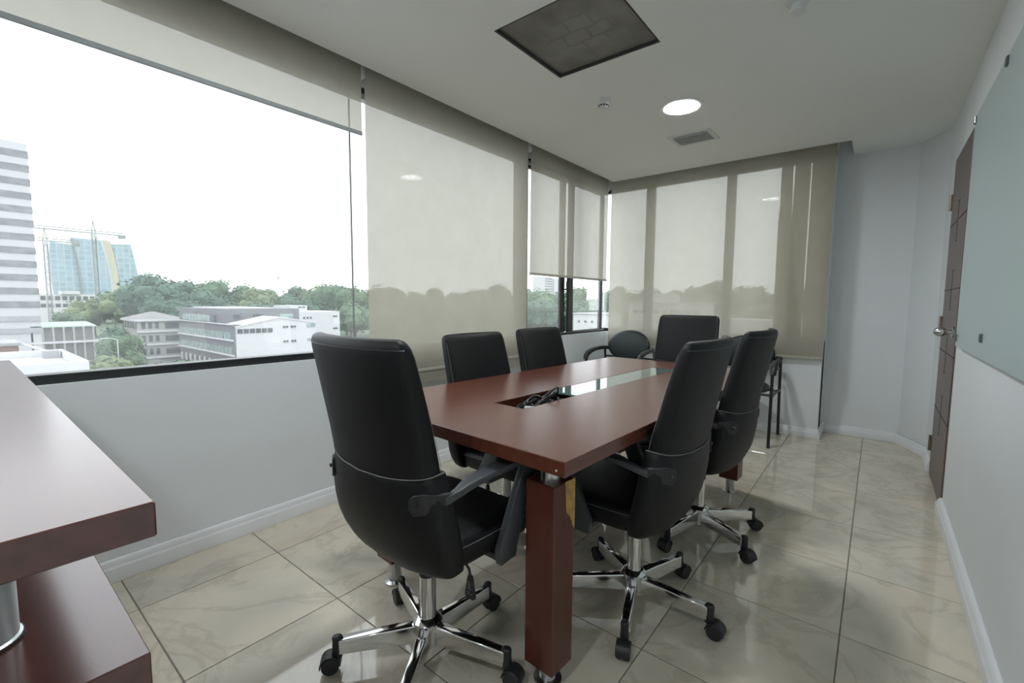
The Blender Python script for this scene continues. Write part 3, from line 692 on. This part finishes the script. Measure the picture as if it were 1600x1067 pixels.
def visitor(x, y, rz, label):
    t = thing('visitor_chair', (x, y, 0), rad(rz), label, 'chair', 'visitor chairs under the back window')
    place('backrest', VM['back'], t); place('seat', VM['seat'], t); place('seat_frame', VM['frame'], t)
    place('armrest', VM['arm_r'], t); place('armrest', VM['arm_l'], t)
    for sg in (-1, 1):
        place('leg', VM['fleg'], t, (sg * .285, 0, 0)); place('leg', VM['rleg'], t, (sg * .28, 0, 0))
visitor(-.935, 4.47, 180, 'dark green oval-backed visitor chair behind the door-side chairs')
visitor(-2.06, 4.36, 180, 'dark green oval-backed visitor chair in the window corner')

# ------------------------------------------------------------------ reception desk in the left foreground
t = thing('reception_desk', (-.70, .136, 0), 0, 'dark reddish wooden desk in the left foreground', 'desk')
B(-1.50, 0, -1.55, 0, .705, .75).build('desktop', 'mahogany_desk', t, bevel=.0015, segs=1)
B(-1.46, -.9, -1.50, -.06, .03, .705).build('pedestal', 'mahogany_desk', t, bevel=.002, segs=1)
B(-.10, -.05, -1.50, -.06, 0, .705).build('side_panel', 'mahogany_desk', t, bevel=.002, segs=1)
t = thing('counter_shelf', (-.55, .118, 0), 0, 'raised dark wooden counter shelf above the foreground desk, reflecting the window', 'shelf')
B(-1.66, 0, -1.50, 0, .964, 1.0).build('shelf_board', 'mahogany_desk', t, bevel=.0015, segs=1)
for (px_, py_) in ((-.335, -.125), (-.335, -1.2), (-1.45, -.125), (-1.45, -1.2)):
    MB().lathe([(.045, .7505), (.045, .754), (.042, .756), (.042, .964)], (px_, py_, 0), 32).build('post', 'post_metal', t)
    MB().lathe([(.047, .7502), (.047, .7535), (.04, .7536)], (px_, py_, 0), 32).build('ring', 'seal_dark', t)

# ------------------------------------------------------------------ the city outside (ground 15 m below)
GZ = -15.0
struct(B(-900, 500, -300, 900, GZ - 1, GZ).build('ground', 'asphalt', smooth=False), 'grey streets and yards far below')
MB().box(-600, -150, -60, 420, GZ, GZ + .15).box(-150, 130, 95, 420, GZ, GZ + .15).build('park_ground', 'hedge', smooth=False)['kind'] = 'structure'

def windows(parent, axis, pos, a0, a1, z0, z1, n, mat='bld_window', gap=.25, depth=.12, sgn=1):
    """row of n separate panes on a wall plane"""
    wd = (a1 - a0) / n
    for k in range(n):
        u0 = a0 + k * wd + gap / 2; u1 = a0 + (k + 1) * wd - gap / 2
        if axis == 'x': b = B(pos - depth * .3, pos + depth, u0, u1, z0, z1)
        else: b = B(u0, u1, pos - depth, pos + depth * .3, z0, z1)
        b.build('window', mat, parent, smooth=False)

# white tower at the left
t = thing('office_tower', (-150, 0, GZ), 0, 'tall white office tower with dark ribbon windows at the far left', 'building')
H = 35.6 - GZ
body = MB().box(-26, 0, -30, 13.3, 0, H); body.build('walls', 'tower_white', t, smooth=False)
pit = 3.02; ztop = H - 1.7
for k in range(13):
    z1 = ztop - k * pit
    if k >= 12: continue
    s_ = MB().box(-26.1, .12, -30.1, 13.42, z1 - 1.45, z1).build('window_band', 'tower_glass', t, smooth=False)
for z in (ztop - 12 * pit - .3, ztop - 13 * pit): MB().box(-.2, .25, -30, 13.3, z - 1.2, z).build('louvre_band', 'shed_grey', t, smooth=False)
MB().box(-18, -6, -20, 4, H, H + 3).build('plant_room', 'tower_white', t, smooth=False)

# curved glass building
D = 400
def yz(yx, zx): return (D * yx, 1.2 + D * zx - GZ)
t = thing('glass_building', (-D, 0, GZ), 0, 'blue glass office building with curved sail-shaped sides beneath the cranes', 'building')
def sail(l, r, dep, mat, name):
    poly = [yz(*q) for q in l] + [yz(*q) for q in reversed(r)]
    return MB().prism([(a, b) for a, b in poly], 'x', -dep, 0).build(name, mat, t, smooth=False)
cl0 = [(.106, -.03), (.1045, .01), (.103, .03), (.1025, .05), (.103, .07), (.105, .089)]
cm = [(.137, -.03), (.1368, .01), (.1365, .03), (.1355, .05), (.1335, .07), (.131, .086)]
cm2 = [(.1372, -.03), (.137, .01), (.1367, .03), (.1357, .05), (.1337, .07), (.1295, .097)]
cr = [(.174, -.03), (.1735, .01), (.1725, .03), (.171, .05), (.168, .07), (.1625, .097)]
c3 = [(.186, -.03), (.186, .01), (.1852, .03), (.1838, .05), (.1815, .07), (.178, .092)]
c4 = [(.213, -.03), (.2125, .01), (.2115, .03), (.209, .055), (.206, .075), (.2025, .094)]
k1 = [(.1775, -.03), (.177, .01), (.176, .03), (.1745, .05), (.1715, .07), (.166, .098)]
k2 = [(.1855, -.03), (.1855, .01), (.1847, .03), (.1833, .05), (.181, .07), (.1765, .097)]
sail(cl0, cm, 25, 'curtain_glass', 'glass_wing'); o_ = sail(cm2, cr, 22, 'curtain_glass', 'glass_wing'); sail(c3, c4, 25, 'curtain_glass', 'glass_wing')
o_.location.x = 1.5
sail(cr, k1, 24, 'bld_white', 'edge_fin'); sail(k1, k2, 26, 'core_cream', 'stair_core')
e_ = sail([(a - .0012, b) for a, b in cm2], [(a + .0006, b) for a, b in cm2], 5, 'crane_grey', 'edge_strip'); e_.location.x = 2
t = thing('parking_podium', (-372, 0, GZ), 0, 'white low podium with dark openings below the glass building', 'building')
MB().box(-10, 0, 28, 57, 0, 19.2).build('walls', 'bld_white', t, smooth=False)
MB().box(-8, 2, 42, 50, 19.2, 21).build('roof_block', 'bld_white', t, smooth=False)
windows(t, 'x', 0, 33, 57, 15.6, 18.0, 8, gap=.9)
windows(t, 'x', 0, 33, 57, 11.5, 13.6, 8, gap=.9)

# tower cranes
def crane(x, y, ztop, jib0, jib1, label, w_=1.6):
    t = thing('tower_crane', (x, y, GZ), 0, label, 'crane', 'construction cranes')
    H = ztop - GZ; m = MB(); n = int(H / 3.5)
    c4_ = [(-w_ / 2, -w_ / 2), (w_ / 2, -w_ / 2), (w_ / 2, w_ / 2), (-w_ / 2, w_ / 2)]
    for a, b in c4_: m.cyl((a, b, 0), (a, b, H), .30, n=5)
    for k in range(n):
        z0, z1 = k * H / n, (k + 1) * H / n
        for q in range(4):
            a, b = c4_[q], c4_[(q + 1) % 4]
            if (k + q) % 2: a, b = b, a
            m.cyl((a[0], a[1], z0), (b[0], b[1], z1), .13, n=4)
    m.build('mast', 'crane_grey', t, smooth=False)
    j = MB()
    zj = H + .3
    for a, z in ((-.6, zj), (.6, zj), (0, zj + 1.3)): j.cyl((a, jib0, z), (a, jib1, z), .32, n=4)
    nn = int((jib1 - jib0) / 2.2)
    for k in range(nn):
        y0 = jib0 + (jib1 - jib0) * k / nn; y1 = jib0 + (jib1 - jib0) * (k + .5) / nn; y2 = jib0 + (jib1 - jib0) * (k + 1) / nn
        for a in (-.6, .6): j.cyl((a, y0, zj), (0, y1, zj + 1.3), .09, n=4); j.cyl((0, y1, zj + 1.3), (a, y2, zj), .09, n=4)
    j.build('jib', 'crane_grey', t, smooth=False)
    a = MB()
    for s_ in (-.7, .7): a.cyl((s_, -.8, zj), (0, 0, zj + 7), .2, n=5); a.cyl((s_, .8, zj), (0, 0, zj + 7), .2, n=5)
    a.cyl((0, 0, zj + 7), (0, jib0 * .7, zj + 1.4), .07, n=4); a.cyl((0, 0, zj + 7), (0, jib1 * .7, zj + 1.4), .07, n=4)
    a.build('apex_frame', 'crane_grey', t, smooth=False)
    B(-1, 1, jib1 - 3.2, jib1, zj - 1.8, zj + .2).build('counterweight', 'crane_grey', t, smooth=False)
    B(.8, 2.2, -1, 1, zj - 2.4, zj - .3).build('cab', 'tower_white', t, smooth=False)
crane(-340, 53.2, 37.4, -23, 13.6, 'tall tower crane standing before the middle of the glass building')
crane(-360, 36.0, 33.0, -3, 14, 'smaller tower crane at the left edge of the glass building')

# grey and white building complex
t = thing('office_block', (-100, 35.5, GZ), 0, 'grey and white office block with ribbon windows in the middle distance', 'building')
zt = 1.2 - 4.9 - GZ          # main roof height above ground
MB().box(-34, 0, 0, 17, 0, zt).build('walls', 'bld_grey', t, smooth=False)
MB().add([(.05, .4, 0), (.05, 17.2, 0), (.05, 17.2, zt), (.05, 9.0, zt + 1.35), (.05, .4, zt - .4), (-1, .4, 0), (-1, 17.2, 0), (-1, 17.2, zt), (-1, 9.0, zt + 1.35), (-1, .4, zt - .4)],
         [(0, 1, 2, 3, 4), (9, 8, 7, 6, 5), (0, 4, 9, 5), (4, 3, 8, 9), (3, 2, 7, 8), (2, 1, 6, 7), (1, 0, 5, 6)]).build('gable_wall', 'bld_white', t, smooth=False)
MB().add([(.2, .3, zt - .3), (.2, 9, zt + 1.5), (.2, 17.4, zt + .1), (-9, .3, zt - .3), (-9, 9, zt + 1.5), (-9, 17.4, zt + .1), (.2, .3, zt - .6), (.2, 9, zt + 1.2), (.2, 17.4, zt - .2), (-9, .3, zt - .6), (-9, 9, zt + 1.2), (-9, 17.4, zt - .2)],
         [(0, 1, 4, 3), (1, 2, 5, 4), (6, 9, 10, 7), (7, 10, 11, 8), (0, 6, 7, 1), (1, 7, 8, 2), (3, 4, 10, 9), (4, 5, 11, 10), (0, 3, 9, 6), (2, 8, 11, 5)]).build('roof', 'bld_white', t, smooth=False)
for k, z in enumerate((zt - 1.55, zt - 4.6)):
    MB().box(-34.2, .0, -.35, 0, z - 1.75, z - 1.45).build('ledge', 'bld_white', t, smooth=False)
    windows(t, 'y', -.02, -33, -1, z - 1.45, z, 16, mat='bld_pale_glass', gap=.25)
MB().box(-34.2, 0, -.3, 0, zt - .05, zt + .15).build('ledge', 'bld_white', t, smooth=False)
windows(t, 'y', -.02, -32, -1, zt - 9.3, zt - 7.8, 10, gap=1.1)
for k in range(10): B(-32 + k * 3.1 - .35, -32 + k * 3.1 + .35, -.3, 0, zt - 9.4, zt - 7.7).build('pier', 'bld_white', t, smooth=False)
windows(t, 'x', .08, .6, 7.6, zt - 1.75, zt - .85, 6, gap=.25)
for y0 in (9.6, 11.3):
    for z0 in (zt - .95, zt - 4.1): windows(t, 'x', .08, y0, y0 + 1.25, z0, z0 + .45, 2, gap=.2)
windows(t, 'x', .08, 15.0, 16.9, zt - .95, zt - .15, 2, mat='bld_pale_glass', gap=.05); windows(t, 'x', .08, 15.0, 16.9, zt - 4.0, zt - 3.5, 2, mat='bld_pale_glass', gap=.05)
ub = MB().box(-34, -8.5, .2, 17.5, zt, zt + 3.1); ub.build('upper_floor', 'bld_grey', t, smooth=False)
MB().box(-30, -9.5, 2.0, 12, zt + 3.1, zt + 3.35).build('upper_roof', 'bld_white', t, smooth=False)
windows(t, 'y', .16, -31, -13, zt + .3, zt + 1.7, 9, mat='bld_pale_glass', gap=.2)
windows(t, 'y', .16, -11.5, -9.5, zt + .2, zt + 1.6, 2, gap=.3)
windows(t, 'x', -8.45, 3.2, 4.6, zt + .9, zt + 1.8, 2, gap=.2); windows(t, 'x', -8.45, 7, 9.4, zt + 1.4, zt + 1.8, 3, gap=.25); windows(t, 'x', -8.45, 12.8, 16, zt + .9, zt + 1.9, 1, mat='bld_pale_glass', gap=.1)
# white building behind it
t = thing('white_annex', (-140, 66, GZ), 0, 'white flat-roofed building just right of the grey office block', 'building')
MB().box(-14, 0, 0, 16, 0, 12.9).build('walls', 'bld_white', t, smooth=False)
MB().box(-12, -1, 0, 5.5, 12.9, 14.8).build('roof_block', 'bld_white', t, smooth=False)
windows(t, 'x', 0, 3.4, 6.6, 10.6, 11.2, 3, gap=.5); windows(t, 'x', 0, 13.5, 15.2, 11, 11.5, 1, gap=.2); windows(t, 'x', 0, 13.5, 15.2, 7, 7.5, 1, gap=.2); windows(t, 'x', -1, 2.5, 5, 14, 14.4, 2, gap=.4)
# older building with hipped roof
t = thing('old_building', (-138, 28.3, GZ), 0, 'older grey building with hipped roof left of the office block', 'building')
MB().box(-14, 0, 0, 9.4, 0, 11.3).build('walls', 'old_wall', t, smooth=False)
MB().box(-14.5, .5, -.5, 9.9, 11.0, 11.5).build('eaves', 'bld_white', t, smooth=False)
MB().add([(-14.5, -.5, 11.5), (.5, -.5, 11.5), (.5, 9.9, 11.5), (-14.5, 9.9, 11.5), (-9, 4.7, 13.2), (-5, 4.7, 13.2)], [(0, 1, 5, 4), (1, 2, 5), (2, 3, 4, 5), (3, 0, 4), (3, 2, 1, 0)]).build('roof', 'old_roof', t, smooth=False)
for z in (9.2, 6.0, 2.8):
    windows(t, 'x', 0, .4, 4.4, z, z + 1.5, 3, gap=.6); windows(t, 'x', 0, 5.2, 9.2, z, z + 1.4, 1, gap=.3)
    windows(t, 'y', 0, -13.5, -.5, z, z + 1.5, 5, gap=.9)
    MB().box(0, .5, -.2, 9.5, z - .9, z - .5).build('ledge', 'bld_white', t, smooth=False)
# green-roofed hall under construction
t = thing('green_roof_hall', (-150, 11.5, GZ), 0, 'open hall with a pale green roof beside the white tower', 'building')
MB().add([(-12, 0, 10.2), (0, 0, 9.6), (0, 11.2, 9.6), (-12, 11.2, 10.2), (-12, 0, 10.5), (0, 0, 9.9), (0, 11.2, 9.9), (-12, 11.2, 10.5)], [(0, 3, 2, 1), (4, 5, 6, 7), (0, 1, 5, 4), (1, 2, 6, 5), (2, 3, 7, 6), (3, 0, 4, 7)]).build('roof', 'green_roof', t, smooth=False)
MB().box(-11, -1, .3, 10.8, 0, 9.5).build('core', 'old_roof', t, smooth=False)
MB().box(-1.5, .1, -.2, 12.5, 5.8, 6.3).build('slab', 'bld_white', t, smooth=False)
for k in range(7): B(-.3, .0, k * 1.75, k * 1.75 + .35, 0, 9.6).build('column', 'old_wall', t, smooth=False)
# brick and white houses in front of the tower
t = thing('brick_house', (-95, 2.6, GZ), 0, 'low red brick wall between white house and grey shed below the tower', 'building')
B(-8, 0, 0, 3.4, 0, 9.6).build('walls', 'brick_red', t, smooth=False); B(-8.3, .3, -.2, 3.6, 9.6, 10.0).build('roof', 'shed_grey', t, smooth=False)
t = thing('white_house', (-90, -4.2, GZ), 0, 'plain white house at the far left above the desk', 'building')
B(-8, 0, 0, 6.4, 0, 11.0).build('walls', 'bld_white', t, smooth=False); B(-8.2, .2, -.2, 6.6, 11.0, 11.3).build('roof', 'bld_roof', t, smooth=False); windows(t, 'x', 0, .5, 2.5, 8, 9.2, 1)
t = thing('grey_shed', (-90, 7.8, GZ), 0, 'grey shed with slanted metal roof beside the brick wall', 'building')
B(-7, 0, 0, 3.1, 0, 7.6).build('walls', 'shed_grey', t, smooth=False)
MB().add([(-7, -1.6, 9.8), (.4, -1.6, 9.8), (.4, 2.6, 7.7), (-7, 2.6, 7.7), (-7, -1.6, 10.0), (.4, -1.6, 10.0), (.4, 2.6, 7.9), (-7, 2.6, 7.9)], [(0, 3, 2, 1), (4, 5, 6, 7), (0, 1, 5, 4), (1, 2, 6, 5), (2, 3, 7, 6), (3, 0, 4, 7)]).build('roof', 'bld_roof', t, smooth=False)
t = thing('flat_roof_building', (-58, 1.5, GZ), 0, 'low flat-roofed building with white parapet just below the window', 'building')
B(-16, 0, 0, 6.6, 0, 9.6).build('walls', 'bld_white', t, smooth=False); B(-15.7, -.3, .3, 6.3, 9.6, 9.65).build('roof', 'bld_roof', t, smooth=False)
MB().box(-16, 0, 0, .35, 9.6, 10.4).box(-16, 0, 6.25, 6.6, 9.6, 10.4).box(-16, -15.7, .35, 6.25, 9.6, 10.4).box(-.35, 0, .35, 6.25, 9.6, 10.4).build('parapet', 'bld_white', t, smooth=False)
B(-14.5, -13, 4.8, 6, 9.65, 10.5).build('roof_unit', 'shed_grey', t, smooth=False)
# buildings seen through the corner window and the back blind
t = thing('distant_tower', (-330, 474, GZ), 0, 'pale high-rise tower far behind trees in the corner window', 'building')
B(-18, 0, 0, 20, 0, 49).build('walls', 'tower_white', t, smooth=False); B(-16, 2, 20, 33, 0, 47).build('wing', 'tower_white', t, smooth=False)
for k in range(14): B(0, .3, 2, 18, 4 + k * 3.2, 5.6 + k * 3.2).build('window_band', 'tower_glass', t, smooth=False)
t = thing('low_white_house', (-78, 134, GZ), 0, 'small white house in the right pane of the corner window', 'building')
B(-3, 9, 0, 12, 0, 12.4).build('walls', 'bld_white', t, smooth=False); B(-3.4, 9.4, -.4, 12.4, 12.4, 12.8).build('roof', 'bld_roof', t, smooth=False)
windows(t, 'y', 0, -2, 8, 9.6, 10.3, 4, gap=1.7)
t = thing('long_white_building', (-68, 150, GZ), 0, 'long white building seen faintly through the back blind', 'building')
B(0, 25, 0, 12, 0, 16.2).build('walls', 'bld_white', t, smooth=False); B(-.4, 25.4, -.4, 12.4, 16.2, 16.6).build('roof', 'bld_white', t, smooth=False)
windows(t, 'y', 0, 1, 24, 12.8, 14.0, 9, gap=1.0); B(6, 14, 2, 10, 16.6, 19.6).build('roof_block', 'bld_white', t, smooth=False)
B(25, 62, 1, 12, 0, 11.5).build('low_wing', 'bld_white', t, smooth=False)

# trees
def tree_mesh(seed, mat, blobs, leaf, count):
    r = random.Random(seed); m = MB(); bl = []
    for k in range(blobs):
        a = r.uniform(0, 2 * PI); rr = r.uniform(.0, .30); z = r.uniform(.38, .86)
        s_ = r.uniform(.10, .18) * (1.15 - abs(z - .6))
        bl.append((rr * math.cos(a) * (1.25 - z * .6), rr * math.sin(a) * (1.25 - z * .6), z, s_))
    for x, y, z, s_ in bl:      # dense cores so that a crown is a body, not a cloud of cards
        n = 8; secs = []
        for i in range(1, 6):
            ph = PI * i / 6; secs.append([(x + s_ * .86 * math.sin(ph) * math.cos(2 * PI * k / n) * r.uniform(.85, 1.1), y + s_ * .86 * math.sin(ph) * math.sin(2 * PI * k / n) * r.uniform(.85, 1.1), z - s_ * .8 * math.cos(ph)) for k in range(n)])
        m.loft(secs)
    for k in range(count):
        x, y, z, s_ = r.choice(bl); d = Vector((r.gauss(0, 1), r.gauss(0, 1), r.gauss(0, 1))).normalized()
        p = Vector((x, y, z)) + d * s_ * r.uniform(.85, 1.25); u = Vector((r.gauss(0, 1), r.gauss(0, 1), r.gauss(0, .6))).normalized(); v = u.cross(d).normalized(); u = v.cross(d + Vector((0, 0, .3))).normalized()
        l = leaf * r.uniform(.6, 1.3)
        m.add([p - u * l, p + v * l * .6 + d * l * .2, p + u * l, p - v * l * .6], [(0, 1, 2, 3)])
    return m.mesh('crown', mat, smooth=False)
CR = [tree_mesh(k, mt, 26, .034, 2200) for k, mt in enumerate(['leaf_green', 'leaf_blue', 'leaf_green', 'leaf_yellow', 'leaf_blue', 'leaf_green'])]
TRK = MB().tube([(0, 0, -.02), (.01, 0, .25), (0, .01, .5)], [.028, .022, .014], 7).tube([(.005, 0, .28), (.12, .05, .5)], [.014, .008], 6).tube([(0, 0, .26), (-.1, -.06, .48)], [.014, .008], 6).mesh('trunk', 'trunk')
def tree(x, y, h, wdt, kind, label, group, name='tree', z=GZ):
    t = thing(name, (x, y, z), random.uniform(0, 6.28), label, 'tree', group)
    t.scale = (h * wdt, h * wdt, h)
    place('crown', CR[kind], t); place('trunk', TRK, t)
rt = random.Random(11)
for row, (r0, h0, n, wd) in enumerate(((232, 24.5, 34, .95), (205, 21.0, 34, 1.0), (180, 16.5, 30, 1.1))):
    for k in range(n):
        phi = rad(12.6 + 89 * (k + rt.uniform(-.25, .25) + .3 * row) / n)
        r_ = r0 + rt.uniform(-8, 8)
        if phi < rad(14) and row == 2: continue
        x, y = -r_ * math.cos(phi), r_ * math.sin(phi)
        if -160 < x < -85 and 15 < y < 90 and row == 2: continue
        if -75 < x < 0 and y < 175: y += 15; x *= 1.05
        h_ = h0 * rt.uniform(.86, 1.12)
        tree(x, y, h_, wd * rt.uniform(.9, 1.1), rt.choice([0, 1, 2, 4, 5, 0, 1, 3]), ['tall green tree in the far tree line beyond the buildings', 'leafy tree in the middle rank of the far tree line', 'shorter rounded tree at the front of the far tree line'][row], ['back rank of the tree line', 'middle rank of the tree line', 'front rank of the tree line'][row])
for x, y, h_, wd, k, lb in ((-268, 40, 17, 1.3, 3, 'pale green tree under the glass building, left of the crane mast'), (-262, 49, 21, 1.1, 3, 'pale yellow-green tree in front of the cream stair core'), (-250, 55, 23, 1.0, 1, 'dark bushy tree at the right foot of the glass building'), (-255, 30, 11, 1.6, 0, 'low bush-like tree behind the green-roofed hall'),
                         (-88, 14.2, 8.2, 1.25, 3, 'small broad street tree beside the flat-roofed building'), (-70, 15.3, 8.4, 1.1, 1, 'dark green tree just above the sill, by the parked cars'), (-112, 20.4, 9.5, 1.1, 0, 'round green tree in front of the old building'), (-124, 22.0, 10.5, 1.1, 4, 'bluish green tree at the street corner by the lamp posts'), (-92, 25.5, 6.0, 1.3, 0, 'small grey-green tree in front of the office block')):
    tree(x, y, h_, wd, k, lb, 'street trees', 'street_tree')

# cars, lamp posts, mast
def car(x, y, rz, mat, label):
    t = thing('car', (x, y, GZ), rad(rz), label, 'car', 'parked cars')
    MB().prism([(-2.1, .35), (2.1, .35), (2.15, .75), (1.3, .95), (.6, 1.45), (-1.1, 1.48), (-1.8, .98), (-2.1, .9)], 'y', -.85, .85).build('body', mat, t, bevel=.06)
    MB().prism([(1.15, .98), (.55, 1.38), (-1.05, 1.40), (-1.6, 1.0)], 'y', -.87, .87).build('windows', 'car_dark', t, smooth=False)
    for a in (-1.3, 1.3):
        for b in (-.8, .8): MB().cyl((a, b - .1, .33), (a, b + .1, .33), .33, n=14).build('wheel', 'car_dark', t)
car(-72, 12.2, 80, 'car_white', 'white car parked on the street beside the flat-roofed building')
car(-98, 19.0, 70, 'car_white', 'white car behind the small street tree')
car(-104, 14.5, 60, 'car_red', 'red car in the yard behind the street tree')
car(-104, 29.0, 10, 'car_dark', 'dark car in front of the old building')
def lamp(x, y, h_, label):
    t = thing('street_lamp', (x, y, GZ), 0, label, 'street lamp', 'street lamps')
    MB().cyl((0, 0, 0), (0, 0, h_), .12, .08, n=8).build('post', 'tower_white', t); MB().tube([(0, 0, h_ - .1), (0, -.8, h_ + .25), (0, -1.6, h_ + .3)], .07, 6).build('arm', 'tower_white', t); B(-.15, .15, -2.3, -1.5, h_ + .22, h_ + .36).build('head', 'tower_white', t, bevel=.04)
lamp(-104, 18.4, 9.2, 'tall pale street lamp in front of the dark tree')
lamp(-112, 22.9, 8.5, 'second pale street lamp, right of the taller one')
lamp(-74, 8.8, 7.2, 'short street lamp beside the small street tree')
t = thing('radio_mast', (-215, 96, GZ), 0, 'thin lattice radio mast rising above the tree line', 'mast')
m = MB(); HM = 40 - 12
for a in range(3): m.cyl((.5 * math.cos(a * 2.1), .5 * math.sin(a * 2.1), 0), (.12 * math.cos(a * 2.1), .12 * math.sin(a * 2.1), HM), .07, n=4)
for k in range(20): m.cyl((.4 * math.cos(k * 2.1), .4 * math.sin(k * 2.1), k * HM / 20), (.4 * math.cos(k * 2.1 + 2.1), .4 * math.sin(k * 2.1 + 2.1), (k + 1) * HM / 20), .05, n=4)
m.build('lattice', 'crane_grey', t, smooth=False); B(-.4, .4, -.4, .4, HM - 2, HM - 1).build('antenna', 'tower_white', t, smooth=False)
